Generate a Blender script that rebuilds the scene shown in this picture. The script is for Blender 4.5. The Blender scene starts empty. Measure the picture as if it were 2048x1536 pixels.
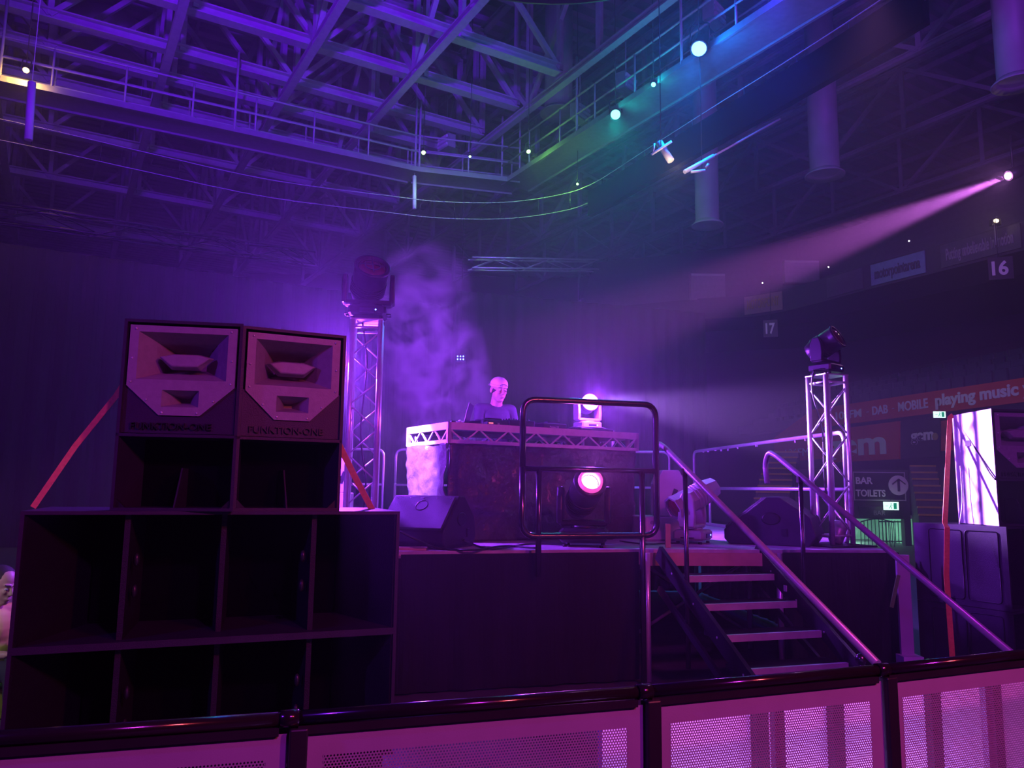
import bpy, bmesh, math, random
from mathutils import Vector, Matrix
random.seed(7)
S = bpy.context.scene
COL = S.collection
PI = math.pi
# ---------------------------------------------------------------- camera
FPX = 1550.0
pitch, roll = math.radians(7.6), math.radians(0.7)
EYE = Vector((0, 0, 1.62))
Fw = Vector((0, math.cos(pitch), math.sin(pitch)))
U0 = Vector((0, -math.sin(pitch), math.cos(pitch)))
Rt = Vector((1, 0, 0)) * math.cos(roll) + U0 * math.sin(roll)
Up = Vector((1, 0, 0)) * -math.sin(roll) + U0 * math.cos(roll)
cam_data = bpy.data.cameras.new('camera')
cam_data.sensor_width = 36.0
cam_data.lens = 36.0 * FPX / 2048.0
cam_data.clip_start, cam_data.clip_end = 0.05, 300
cam = bpy.data.objects.new('camera', cam_data)
COL.objects.link(cam)
M = Matrix((Rt, Up, -Fw)).transposed().to_4x4()
M.translation = EYE
cam.matrix_world = M
S.camera = cam
# ---------------------------------------------------------------- view, world
S.view_settings.view_transform = 'Standard'
S.view_settings.look = 'None'
S.view_settings.gamma = 1.0
S.view_settings.use_curve_mapping = False
S.view_settings.exposure = 0.0
S.cycles.use_denoising = True
S.cycles.volume_step_rate = 2.0
S.cycles.max_bounces = 4
S.cycles.diffuse_bounces = 2
S.cycles.glossy_bounces = 2
S.cycles.transparent_max_bounces = 8
S.cycles.volume_bounces = 0
S.cycles.sample_clamp_indirect = 3.0
S.cycles.use_adaptive_sampling = True
world = bpy.data.worlds.new('world')
S.world = world
world.use_nodes = True
world.node_tree.nodes['Background'].inputs[0].default_value = (0.20, 0.06, 0.62, 1)
world.node_tree.nodes['Background'].inputs[1].default_value = 0.006

def ray(px, py):
    return Fw + Rt * ((px - 1024) / FPX) + Up * ((768 - py) / FPX)
def at(px, py, Y):            # point of the place at depth Y seen at photo pixel
    v = ray(px, py); return EYE + v * (Y / v.y)
def atz(px, py, z):           # the same, at height z
    v = ray(px, py); return EYE + v * ((z - 1.62) / v.z)
def onplane(px, py, P, n):
    v = ray(px, py); return EYE + v * ((P - EYE).dot(n) / v.dot(n))

# ---------------------------------------------------------------- lights
def lamp(name, kind, loc, color, power, aim=None, angle=60, blend=0.5, size=0.1, parent=None, size_y=None):
    d = bpy.data.lights.new(name, kind)
    d.color = color; d.energy = power
    if kind == 'SPOT':
        d.spot_size = math.radians(angle); d.spot_blend = blend; d.shadow_soft_size = size
    elif kind == 'POINT':
        d.shadow_soft_size = size
    elif kind == 'AREA':
        d.shape = 'RECTANGLE'; d.size = size; d.size_y = size_y or size
    o = bpy.data.objects.new(name, d)
    COL.objects.link(o)
    o.location = loc
    if aim is not None:
        o.rotation_euler = (Vector(aim) - Vector(loc)).to_track_quat('-Z', 'Y').to_euler()
    if parent is not None:
        bpy.context.view_layer.update()
        o.parent = parent
        o.matrix_parent_inverse = parent.matrix_world.inverted()
    return o
VIO = (0.30, 0.05, 1.0)
MAG = (0.55, 0.12, 1.0)
DEEP = (0.15, 0.0, 1.0)
# wash lamps of the rig above and behind the camera (fixtures outside the frame; the stand one is added)
lamp('rig_wash_violet', 'SPOT', (-3.5, 4.5, 9.0), DEEP, 16000, aim=(-6.5, 24, 13.2), angle=62, blend=0.9, size=0.3)
lamp('rig_wash_purple', 'SPOT', (8.0, 4.0, 8.0), (0.26, 0.03, 0.8), 3200, aim=(10, 22, 16), angle=80, blend=0.9, size=0.3)
lamp('front_wash_magenta', 'SPOT', (3.6, -3.5, 6.0), (0.60, 0.03, 0.80), 1200, aim=(1.6, 5.0, 0.9), angle=75, blend=0.6, size=0.25)
lamp('front_wash_rose', 'SPOT', (4.8, -1.0, 4.6), (1.0, 0.10, 0.12), 640, aim=(-1.3, 5.0, 1.9), angle=58, blend=0.6, size=0.15)
lamp('front_wash_blue', 'SPOT', (-6.0, -1.5, 4.2), (0.20, 0.02, 1.0), 650, aim=(-1.4, 4.4, 1.8), angle=60, blend=0.7, size=0.15)
lamp('stand_fill', 'SPOT', (5.0, 10.0, 8.5), (0.85, 0.30, 0.8), 1300, aim=(12, 26, 3.0), angle=75, blend=1, size=0.3)  # added fill that brightens the stand banner, no known fixture
# ---------------------------------------------------------------- materials
def mat(name, color, rough=0.5, metal=0.0, var=0.12, vscale=8.0, bump=0.0, bscale=60.0, emit=None, estr=0.0, spec=0.5, coat=0.0):
    m = bpy.data.materials.new(name); m.use_nodes = True
    nt = m.node_tree; b = nt.nodes['Principled BSDF']
    b.inputs['Roughness'].default_value = rough
    b.inputs['Metallic'].default_value = metal
    b.inputs['Specular IOR Level'].default_value = spec
    b.inputs['Coat Weight'].default_value = coat
    tc = nt.nodes.new('ShaderNodeTexCoord')
    n = nt.nodes.new('ShaderNodeTexNoise'); n.inputs['Scale'].default_value = vscale; n.inputs['Detail'].default_value = 3
    nt.links.new(tc.outputs['Object'], n.inputs['Vector'])
    r = nt.nodes.new('ShaderNodeValToRGB')
    c = color
    r.color_ramp.elements[0].color = (c[0]*(1-var), c[1]*(1-var), c[2]*(1-var), 1)
    r.color_ramp.elements[1].color = (min(1, c[0]*(1+var)), min(1, c[1]*(1+var)), min(1, c[2]*(1+var)), 1)
    r.color_ramp.elements[0].position = 0.3; r.color_ramp.elements[1].position = 0.7
    nt.links.new(n.outputs['Fac'], r.inputs['Fac'])
    nt.links.new(r.outputs['Color'], b.inputs['Base Color'])
    if bump:
        n2 = nt.nodes.new('ShaderNodeTexNoise'); n2.inputs['Scale'].default_value = bscale; n2.inputs['Detail'].default_value = 4
        nt.links.new(tc.outputs['Object'], n2.inputs['Vector'])
        bp = nt.nodes.new('ShaderNodeBump'); bp.inputs['Strength'].default_value = bump; bp.inputs['Distance'].default_value = 0.02
        nt.links.new(n2.outputs['Fac'], bp.inputs['Height'])
        nt.links.new(bp.outputs['Normal'], b.inputs['Normal'])
    if emit:
        b.inputs['Emission Color'].default_value = (*emit, 1); b.inputs['Emission Strength'].default_value = estr
    return m
m_floor = mat('arena_floor', (0.10, 0.10, 0.11), 0.6, bump=0.1)
m_dark = mat('dark_wall', (0.055, 0.05, 0.06), 0.8)
m_seatwall = mat('tier_concrete', (0.10, 0.095, 0.11), 0.85)
m_deck = mat('roof_sheet', (0.30, 0.29, 0.31), 0.5, var=0.15, vscale=0.6)
m_steel = mat('painted_steel', (0.40, 0.40, 0.43), 0.5, var=0.1)
m_alu = mat('aluminium', (0.72, 0.72, 0.74), 0.30, 0.55, var=0.06, vscale=20)
m_hand = mat('handrail_tube', (0.55, 0.53, 0.58), 0.35, 0.35, var=0.1, vscale=15)
m_boothalu = mat('satin_aluminium', (0.85, 0.80, 0.84), 0.45, 0.15, var=0.06, vscale=20)
m_tube = mat('steel_tube', (0.14, 0.13, 0.15), 0.22, 0.9, var=0.1, vscale=15)
m_black = mat('black_plastic', (0.018, 0.018, 0.02), 0.38)
m_blackm = mat('black_metal', (0.03, 0.03, 0.035), 0.35, 0.3)
m_rubber = mat('black_rubber', (0.015, 0.015, 0.017), 0.6)
m_cab = mat('textured_black_paint', (0.009, 0.007, 0.011), 0.6, bump=0.25, bscale=180)
m_cab2 = mat('satin_plum_paint', (0.026, 0.020, 0.034), 0.5, bump=0.15, bscale=160)
m_grill = mat('monitor_grille', (0.045, 0.065, 0.07), 0.6, bump=0.5, bscale=260)
m_void = mat('velour_and_shade_black', (0.004, 0.004, 0.005), 1.0, spec=0.0)  # drape velour; the same black paints the shade inside the speaker cabinets
m_horn = mat('grey_fibreglass', (0.28, 0.27, 0.28), 0.45, var=0.08, vscale=30, bump=0.1, bscale=120)
m_stage = mat('stage_deck_ply', (0.45, 0.43, 0.46), 0.5, var=0.2, bump=0.1)
m_beam = mat('timber_edge', (0.52, 0.36, 0.26), 0.6, var=0.2, vscale=5)
m_skirt = mat('black_serge', (0.006, 0.0055, 0.007), 0.9, bump=0.2, bscale=14)
m_cloth = mat('black_vinyl_cloth', (0.06, 0.055, 0.06), 0.28, bump=1.0, bscale=13)
m_strap = mat('orange_webbing', (1.0, 0.42, 0.10), 0.6, var=0.15, vscale=40)
m_tread = mat('aluminium_tread', (0.62, 0.60, 0.62), 0.45, 0.5, bump=0.2, bscale=200)
m_panel = mat('powder_coat_panel', (0.34, 0.30, 0.36), 0.55, var=0.05, bump=0.05, bscale=300)
m_white = mat('white_board', (0.85, 0.84, 0.86), 0.5, var=0.04)
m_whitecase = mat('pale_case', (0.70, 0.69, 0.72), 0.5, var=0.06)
m_silver = mat('silver_plastic', (0.45, 0.45, 0.47), 0.35, 0.3)
m_duct = mat('galvanised_duct', (0.50, 0.47, 0.50), 0.5, 0.1, var=0.1, vscale=2)
m_red = mat('orange_red_banner', (0.55, 0.07, 0.025), 0.6, var=0.08, vscale=1)
m_letter = mat('pale_lettering', (0.75, 0.74, 0.76), 0.6, var=0.02)
m_signblack = mat('sign_black', (0.025, 0.025, 0.03), 0.5)
m_yellow = mat('yellow_nosing', (0.40, 0.28, 0.05), 0.6)
m_skin = mat('skin', (0.55, 0.33, 0.25), 0.5, var=0.06)
m_shirt = mat('heather_grey_cotton', (0.06, 0.055, 0.075), 0.85, bump=0.25, bscale=20)
m_cap = mat('pale_pink_cap', (0.75, 0.58, 0.62), 0.8, bump=0.1)
m_hair = mat('dark_hair', (0.03, 0.02, 0.02), 0.7)
m_hivis = mat('yellow_hi_vis', (0.75, 0.85, 0.10), 0.7, var=0.1, vscale=12, emit=None)
m_trouser = mat('dark_trousers', (0.03, 0.03, 0.04), 0.85)
def emis(name, c, s, base=(0.8, 0.8, 0.8)):
    return mat(name, base, 0.3, emit=c, estr=s)
m_lens_hot = emis('lit_lens_white_violet', (0.45, 0.14, 1.0), 40)
m_lens_pink = emis('lit_lens_pink', (1.0, 0.45, 0.95), 9)
m_ring_pink = emis('lens_ring_pink', (0.95, 0.08, 0.5), 0.9)
m_lens_dark = mat('unlit_red_lens', (0.12, 0.006, 0.02), 0.12, coat=0.8)
m_led_blue = emis('blue_led', (0.05, 0.08, 1.0), 30)
m_exit = emis('exit_sign_white', (0.65, 1.0, 0.85), 1.6)
m_exitg = emis('exit_sign_green', (0.0, 0.35, 0.18), 0.8, base=(0.0, 0.3, 0.15))
m_screen = mat('laptop_lid', (0.05, 0.05, 0.07), 0.3, 0.5)

# ---------------------------------------------------------------- mesh helpers
class MB:
    def __init__(s): s.v = []; s.f = []; s.sm = []
    def add(s, vs, fs, smooth=False):
        k = len(s.v); s.v += [Vector(v) for v in vs]
        for f in fs: s.f.append([k + i for i in f]); s.sm.append(smooth)
        return s
    def box(s, c, d, rz=0, M4=None):
        x, y, z = d[0]/2, d[1]/2, d[2]/2
        vs = [Vector((a*x, b*y, e*z)) for e in (-1, 1) for b in (-1, 1) for a in (-1, 1)]
        if rz: vs = [Matrix.Rotation(rz, 3, 'Z') @ v for v in vs]
        vs = [v + Vector(c) for v in vs]
        if M4 is not None: vs = [M4 @ v for v in vs]
        return s.add(vs, [(0,2,3,1),(4,5,7,6),(0,1,5,4),(2,6,7,3),(0,4,6,2),(1,3,7,5)])
    def cbox(s, c, d, b=0.01):       # box with chamfered vertical and horizontal edges
        x, y, z = d[0]/2, d[1]/2, d[2]/2; c = Vector(c)
        def ringat(zz, ins):
            X, Y = x-ins, y-ins
            q = min(b, X*0.5, Y*0.5)
            return [Vector(p) + c for p in ((-X+q,-Y,zz),(X-q,-Y,zz),(X,-Y+q,zz),(X,Y-q,zz),(X-q,Y,zz),(-X+q,Y,zz),(-X,Y-q,zz),(-X,-Y+q,zz))]
        rings = [ringat(-z, b), ringat(-z+b, 0), ringat(z-b, 0), ringat(z, b)]
        return s.rings(rings, caps=True)
    def rings(s, rings, caps=True, closed=True, smooth=False):
        n = len(rings[0]); vs = [p for r in rings for p in r]; fs = []
        for i in range(len(rings)-1):
            for j in range(n if closed else n-1):
                a, b2 = i*n+j, i*n+(j+1) % n
                fs.append((a, b2, b2+n, a+n))
        s.add(vs, fs, smooth)
        if caps and closed:
            k = len(s.v) - len(vs)
            s.f.append([k+j for j in reversed(range(n))]); s.sm.append(False)
            s.f.append([k+(len(rings)-1)*n+j for j in range(n)]); s.sm.append(False)
        return s
    def tube(s, pts, r, n=8, caps=True, closed=False):
        pts = [Vector(p) for p in pts]; m = len(pts)
        rr = r if isinstance(r, (list, tuple)) else [r]*m
        rings = []; up = None
        for i, p in enumerate(pts):
            if closed: t = pts[(i+1) % m] - pts[i-1]
            else: t = pts[min(i+1, m-1)] - pts[max(i-1, 0)]
            t.normalize()
            if up is None:
                up = Vector((0,0,1)) if abs(t.z) < 0.9 else Vector((1,0,0))
            sx = t.cross(up)
            if sx.length < 1e-4: sx = t.orthogonal()
            sx.normalize(); u = sx.cross(t).normalized(); up = u
            rings.append([p + (sx*math.cos(2*PI*k/n) + u*math.sin(2*PI*k/n))*rr[i] for k in range(n)])
        if closed: rings.append(rings[0]); return s.rings(rings, caps=False, smooth=True)
        return s.rings(rings, caps=caps, smooth=True)
    def bar(s, a, b, w, h, up=(0,0,1)):
        a, b = Vector(a), Vector(b); t = (b-a).normalized(); u = Vector(up)
        sx = t.cross(u)
        if sx.length < 1e-3: sx = t.orthogonal()
        sx.normalize(); u = sx.cross(t)
        q = lambda p: [p + sx*w/2*i + u*h/2*j for i, j in ((-1,-1),(1,-1),(1,1),(-1,1))]
        return s.rings([q(a), q(b)])
    def lathe(s, prof, n=20, M4=None, smooth=True, caps=True):   # profile [(radius, z)]
        rings = [[Vector((r*math.cos(2*PI*k/n), r*math.sin(2*PI*k/n), z)) for k in range(n)] for r, z in prof]
        if M4 is not None: rings = [[M4 @ p for p in r] for r in rings]
        return s.rings(rings, caps=caps, smooth=smooth)
    def ell(s, c, rad, n=14, m=9, M3=None):
        rings = []
        for i in range(m+1):
            th = PI*(i+0.02)/(m+0.04)
            ring = [Vector((rad[0]*math.sin(th)*math.cos(2*PI*k/n), rad[1]*math.sin(th)*math.sin(2*PI*k/n), -rad[2]*math.cos(th))) for k in range(n)]
            if M3 is not None: ring = [M3 @ p for p in ring]
            rings.append([p + Vector(c) for p in ring])
        return s.rings(rings, caps=True, smooth=True)
    def cap(s, a, b, ra, rb, n=12):     # tapered capsule
        a, b = Vector(a), Vector(b); t = (b-a).normalized()
        pts, rr = [], []
        for k in range(4):
            an = PI/2*(k/4 + 0.06); pts.append(a - t*ra*math.cos(an)); rr.append(ra*math.sin(an))
        pts.append(a); rr.append(ra); pts.append(b); rr.append(rb)
        for k in reversed(range(4)):
            an = PI/2*(k/4 + 0.06); pts.append(b + t*rb*math.cos(an)); rr.append(rb*math.sin(an))
        return s.tube(pts, rr, n)
    def quad(s, a, b, c, d): return s.add([a, b, c, d], [(0,1,2,3)])
    def prism(s, poly, vec):
        vec = Vector(vec); return s.rings([[Vector(p) for p in poly], [Vector(p)+vec for p in poly]])
    def build(s, name, m, parent=None, loc=None, bevel=0, recentre=False, thick=0, xf=None):
        me = bpy.data.meshes.new(name)
        vs = s.v if xf is None else [xf @ v for v in s.v]
        off = Vector((0,0,0))
        if recentre and vs:
            xs = [v.x for v in vs]; ys = [v.y for v in vs]; zs = [v.z for v in vs]
            off = Vector(((min(xs)+max(xs))/2, (min(ys)+max(ys))/2, min(zs)))
        me.from_pydata([tuple(v-off) for v in vs], [], s.f)
        me.polygons.foreach_set('use_smooth', s.sm)
        bm = bmesh.new(); bm.from_mesh(me)
        bmesh.ops.recalc_face_normals(bm, faces=bm.faces); bm.to_mesh(me); bm.free()
        me.materials.append(m); me.update()
        o = bpy.data.objects.new(name, me); COL.objects.link(o)
        if parent is not None: o.parent = parent
        o.location = loc if loc is not None else off
        if bevel:
            b = o.modifiers.new('bevel', 'BEVEL'); b.width = bevel; b.segments = 2; b.limit_method = 'ANGLE'
        if thick:
            b = o.modifiers.new('solid', 'SOLIDIFY'); b.thickness = thick; b.offset = 0
        return o
def tag(o, label=None, cat=None, group=None, kind=None):
    if label: o['label'] = label
    if cat: o['category'] = cat
    if group: o['group'] = group
    if kind: o['kind'] = kind
    return o
def thing(name, label, cat, loc=(0,0,0), rz=0, group=None):
    o = bpy.data.objects.new(name, None); COL.objects.link(o)
    o.empty_display_size = 0.1
    o.location = loc; o.rotation_euler = (0, 0, rz)
    return tag(o, label, cat, group)
def struct(name, mb, m, **k):
    o = mb.build(name, m, **k); o['kind'] = 'structure'; return o
def copy_tree(o, parent=None, **kw):
    c = o.copy(); COL.objects.link(c)
    if parent is not None: c.parent = parent
    for ch in list(o.children): copy_tree(ch, c)
    for k, v in kw.items(): c[k] = v
    return c
def text(s, size, m, parent, M4, depth=0.004, name='lettering', align='LEFT', bold=0.0):
    cu = bpy.data.curves.new('txt', 'FONT'); cu.body = s; cu.size = size; cu.extrude = depth; cu.align_x = align
    cu.offset = bold
    t = bpy.data.objects.new('txt', cu); COL.objects.link(t)
    dg = bpy.context.evaluated_depsgraph_get()
    me = bpy.data.meshes.new_from_object(t.evaluated_get(dg))
    bpy.data.objects.remove(t)
    me.materials.clear(); me.materials.append(m); me.transform(M4)
    o = bpy.data.objects.new(name, me); COL.objects.link(o)
    if parent is not None: o.parent = parent
    return o
def face_matrix(origin, right, up=(0,0,1)):     # text plane: x along right, y along up
    r = Vector(right).normalized(); u = Vector(up); n = r.cross(u).normalized(); u = n.cross(r)
    M4 = Matrix((r, u, n)).transposed().to_4x4(); M4.translation = Vector(origin); return M4
def rounded(pts, rad, seg=5):       # rounds the corners of a polyline
    out = [Vector(pts[0])]
    for i in range(1, len(pts)-1):
        a, b, c = Vector(pts[i-1]), Vector(pts[i]), Vector(pts[i+1])
        p, q = b + (a-b).normalized()*rad, b + (c-b).normalized()*rad
        for k in range(seg+1):
            t = k/seg; out.append(p*(1-t)**2 + b*2*t*(1-t) + q*t*t)
    out.append(Vector(pts[-1])); return out
# ================================================================ the hall
GA = Vector((-.508, .861, 0)); GB = Vector((.861, .508, 0))     # the two directions of the roof grid
def G(a, b, z): return GA*a + GB*b + Vector((0, 0, z))
struct('floor', MB().quad((-45,-8,0),(45,-8,0),(45,62,0),(-45,62,0)), m_floor)
# corrugated roof sheets
mb = MB(); ribs = 150
sec = []
for i in range(ribs):
    a0 = -22 + i*0.62
    for da, dz in ((0,0),(0.22,0),(0.30,.14),(0.54,.14)): sec.append((a0+da, 17.6+dz))
mb.rings([[G(a, b, z) for a, z in sec] for b in (-45, 52)], caps=False, closed=False)
struct('ceiling', mb, m_deck)
struct('wall_back', MB().box((0,58,9.5),(90,.3,19)), m_dark)
struct('wall_left', MB().box((-40,26,9.5),(.3,68,19)), m_dark)
struct('wall_right', MB().box((42,26,9.5),(.3,68,19)), m_dark)
# haze that fills the bowl
hz = MB().box((0, 27.2, 8.6), (72, 49, 17.0))
mh = bpy.data.materials.new('thin_haze'); mh.use_nodes = True
nt = mh.node_tree; nt.nodes.remove(nt.nodes['Principled BSDF'])
vs = nt.nodes.new('ShaderNodeVolumeScatter'); vs.inputs['Density'].default_value = 0.0115
vs.inputs['Anisotropy'].default_value = 0.55; vs.inputs['Color'].default_value = (0.95, 0.95, 1, 1)
nt.links.new(vs.outputs[0], nt.nodes['Material Output'].inputs['Volume'])
o = hz.build('haze', mh); tag(o, 'thin haze hanging through the whole arena air', 'haze', kind='stuff')

# ---------------------------------------------------------------- roof trusses
def roof_truss(name, p, q, zb, zt, label, group, chord=0.30, step=3.0, ph=0.0):
    p, q = Vector(p), Vector(q); L = (q-p).length; mid = (p+q)/2
    t = thing(name, label, 'truss', (mid.x, mid.y, zb), 0, group)
    O = Vector((mid.x, mid.y, zb)); d = (q-p).normalized()
    def P(s, z): return p + d*s + Vector((0,0,z)) - Vector((p.x*0,0,0)) - O
    pb = lambda s: Vector(((p+d*s).x, (p+d*s).y, zb)) - O
    pt = lambda s: Vector(((p+d*s).x, (p+d*s).y, zt)) - O
    def hbeam(f, w, h):
        m = MB(); m.bar(f(0)+Vector((0,0,h/2)), f(L)+Vector((0,0,h/2)), w, .04); m.bar(f(0)-Vector((0,0,h/2)), f(L)-Vector((0,0,h/2)), w, .04)
        m.bar(f(0), f(L), .03, h); return m
    hbeam(pb, chord, chord*0.8).build('bottom_chord', m_steel, t)
    hbeam(pt, chord, chord*0.8).build('top_chord', m_steel, t)
    n = max(1, int(L/step)); w = MB()
    for i in range(n):
        s0, s1 = L*i/n, L*(i+1)/n
        w.bar(pb(s0), pt(s0), .14, .14)
        if i % 2: w.bar(pb(s0), pt(s1), .13, .13)
        else: w.bar(pt(s0), pb(s1), .13, .13)
    w.bar(pb(L), pt(L), .14, .14)
    w.build('lattice', m_steel, t)
    return t
names = ['roof truss nearest overhead at the top edge, over the truss crossings', 'roof truss of broad violet-lit beams passing above the long catwalk', 'violet roof truss just behind the long catwalk, running downhill to the green lamps',
         'faint violet roof truss behind the catwalk, second beyond it', 'faintest cross truss of the roof, far behind the drapes', 'last dim cross truss before the back wall']
names.insert(1, 'violet roof truss between the nearest one and the long catwalk'); names.insert(3, 'violet roof truss right over the long catwalk, crossing the drum shaped ducts')
for (a, nm) in zip((16.6, 18.9, 21.1, 22.8, 24.8, 28.3, 33.0, 39.0), names):
    roof_truss('roof_truss', G(a, -16, 0), G(a, 11.2, 0), 13.0, 16.4, nm, 'roof trusses running across')
names = ['long roof truss above the amber lamp, running away over the dark drape', 'long violet roof truss, second in from the amber lamp', 'long violet roof truss between the second and the lime lamp truss', 'long roof truss passing straight over the lime green lamp',
         'long roof truss ending over the corner of the catwalk', 'dim long roof truss over the blue lamp', 'dim long roof truss beyond the blue lamp', 'dim long roof truss over the right stand', 'outermost dim long roof truss over the right stand']
for (b, nm) in zip((-2.2, 1.8, 4.9, 7.6, 11.2, 16.0, 20.5, 25.0, 30.0), names):
    z0 = 12.6 if b < 12 else 14.2
    roof_truss('roof_truss', G(8 if b < 12 else 2, b, 0), G(42, b, 0), z0, 16.6, nm, 'roof trusses running away', chord=0.20 if b < 12 else .16, step=3.3)
pl = MB()
for i in range(26):
    b = -16 + i*2.4; pl.bar(G(0, b, 17.45), G(46, b, 17.45), .12, .22)
struct('trim_purlins', pl, m_steel)
m_gant = mat('catwalk_steel', (0.22, 0.22, 0.24), 0.5)
# ---------------------------------------------------------------- catwalks under the roof
def gantry(p, q, label, lowrail=True):
    p, q = Vector(p), Vector(q); L = (q-p).length; d = (q-p).normalized(); n = d.cross(Vector((0,0,1)))
    t = thing('lighting_catwalk', label, 'catwalk', p)
    fl = MB(); fl.bar(d*0, d*L, .9, .05); fl.build('walkway', m_gant, t)
    for s in (-.5, .5):
        b = MB(); b.bar(n*s, n*s+d*L, .06, .15); b.build('edge_beam', m_gant, t)
        r = MB(); k = int(L/1.5)
        for z in (.55, 1.05): r.tube([n*s+Vector((0,0,z)), n*s+d*L+Vector((0,0,z))], .028, 6)
        for i in range(k+1): r.tube([n*s+d*L*i/k, n*s+d*L*i/k+Vector((0,0,1.05))], .026, 6)
        r.build('guard_rail', m_steel, t)
    k = max(1, int(L/4))
    for i in range(k+1): MB().tube([d*L*i/k+n*.5, d*L*i/k+n*.5+Vector((0,0,2.2))], .035, 6).build('hanger', m_steel, t)
    return t
c0, c1, c2, c3 = G(21.6, -7, 11), G(21.0, 8.8, 11), G(20.1, 11.9, 11), G(4, 11.9, 11)
gantry(c0, c1, 'long violet lit lighting catwalk under the roof, behind the crossing trusses')
gantry(c1, c2, 'short green lit catwalk section at the corner, between the lime lamps')
gantry(c2, c3, 'blue and teal lit catwalk running from the green corner to the blue lamp')
# slim white post hanging at the green corner of the catwalk, and one by the amber lamp
def bone(pxa, pxb, Y, r, nm, lab, m=None):
    a, b = at(*pxa, Y), at(*pxb, Y)
    o = MB().tube([a, b], r, 8).tube([a, Vector((a.x,a.y,17.58))], .008, 5).build(nm, m or m_steel, recentre=True); tag(o, lab, 'pole'); return o
bone((829,352), (829,418), 22.3, .06, 'drop_post', 'pale upright post hanging from the catwalk beside the lime lamp', m_white)
bone((64,165), (57,280), 16.0, .085, 'drop_post', 'yellowish lit post hanging below the amber lamp', m_white)
# ---------------------------------------------------------------- colour lamps on the catwalk
def rig_lamp(px, py, z, col, r, power, label, angle=150, aim=None, em=5, core=None):
    p = atz(px, py, z)
    t = thing('rig_lamp', label, 'stage light', p)
    aim = Vector(aim) if aim else Vector((0.5, 7, 1.5))
    d = (aim - p).normalized(); d = (d*.55 + (EYE - p).normalized()).normalized(); Q = d.to_track_quat('Z', 'Y').to_matrix().to_4x4()
    MB().lathe([(r*.5,-r*3),(r*1.05,-r*2.4),(r*1.15,0),(r*1.2,r*.1),(r*1.0,r*.1),(r*.95,-r*.2)], 14, Q).build('can', m_black, t)
    k = core or tuple(0.13+0.87*c for c in col)
    MB().ell((0,0,0), (r,r,r*.75), 14, 8, Q.to_3x3()).build('lens', emis('lens_glow', k, em), t)
    y = MB().tube(rounded([Q @ Vector((-r*1.25,0,-r)), Q @ Vector((-r*1.25,0,-r)) + Vector((0,0,r*3)), Q @ Vector((r*1.25,0,-r)) + Vector((0,0,r*3)), Q @ Vector((r*1.25,0,-r))], r*.5, 3), .015, 6)
    y.build('yoke', m_black, t)
    MB().tube([(0,0,r*2), (0,0,17.58-p.z)], .010, 5).build('drop_wire', m_blackm, t)
    lamp('lamp_glow', 'SPOT', p + d*(r*1.3), col, power, aim=aim, angle=angle, blend=1.0, size=r, parent=t)
    lamp('lamp_corona', 'POINT', p + d*(r*1.3), col, power*.12, size=r, parent=t)
    return t
rig_lamp(1398, 97, 10.8, (0.0, 0.20, 1.0), .16, 2400, 'brightest rig lamp, glowing sky blue on the catwalk', em=5, aim=atz(1290,470,7), angle=80)
rig_lamp(1231, 229, 10.8, (0.0, 0.85, 0.65), .12, 300, 'teal rig lamp on the catwalk, left of the blue one', em=5, aim=atz(1200,470,7), angle=85)
rig_lamp(1307, 169, 10.9, (0.0, 0.8, 0.8), .055, 220, 'small cyan rig lamp between the teal and blue lamps', em=5, aim=atz(1200,420,8), angle=80)
rig_lamp(1057, 303, 10.9, (0.25, 1.0, 0.10), .06, 260, 'lime green rig lamp at the catwalk corner, beside hanging cables', em=5, aim=atz(1120,420,9.5), angle=130)
rig_lamp(1155, 368, 10.0, (0.30, 1.0, 0.10), .035, 110, 'tiny lime rig lamp set below the others on the curved rail', em=5, aim=atz(1080,450,9), angle=120)
rig_lamp(940, 313, 10.9, (0.30, 1.0, 0.20), .035, 70, 'tiny green rig lamp in the middle of the short catwalk', em=5, aim=(-1, 24, 4), angle=165)
rig_lamp(847, 305, 10.9, (0.50, 1.0, 0.25), .06, 120, 'pale lime rig lamp at the end of the violet catwalk', em=5, aim=(-2, 24, 4), angle=165)
rig_lamp(52, 140, 11.2, (1.0, 0.55, 0.10), .07, 200, 'amber rig lamp above the dark drape by the first truss', em=9, aim=(-14, 20, 8), angle=165)
rig_lamp(1560, -40, 11.0, (0.04, 0.03, 1.0), .10, 1300, 'deep blue rig lamp at the near end of the catwalk', em=10, aim=atz(1480,400,7), angle=90)
# pink follow spot on the right with its beam through the haze
pb_ = at(2016, 352, 15.0); tgt = at(1420, 585, 13.5)
t = thing('beam_spot', 'pink beam lamp near the right stand throwing a long hazy beam', 'stage light', pb_)
dd = (tgt - pb_).normalized(); Q = dd.to_track_quat('Z', 'Y').to_matrix().to_4x4()
MB().lathe([(.06,-.5),(.11,-.4),(.12,0),(.10,0),(.09,-.05)], 16, Q).build('can', m_black, t)
MB().ell((0,0,0), (.07,.07,.05), 14, 8, Q.to_3x3()).build('lens', emis('lens_glow', (1.0,.35,1.0), 30), t)
MB().tube([Q @ Vector((0,.13,-.2)), Q @ Vector((0,.13,-.2)) + Vector((0,0,.7))], .02, 6).build('yoke', m_black, t)
lamp('lamp_glow', 'SPOT', pb_ + dd*.12, (0.80, 0.17, 0.95), 42000, aim=tgt, angle=10.5, blend=0.7, size=.05, parent=t)
lamp('lamp_spill', 'SPOT', pb_ + dd*.12, (0.8, 0.3, 1.0), 60, aim=tgt, angle=150, blend=1, size=.05, parent=t)
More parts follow.
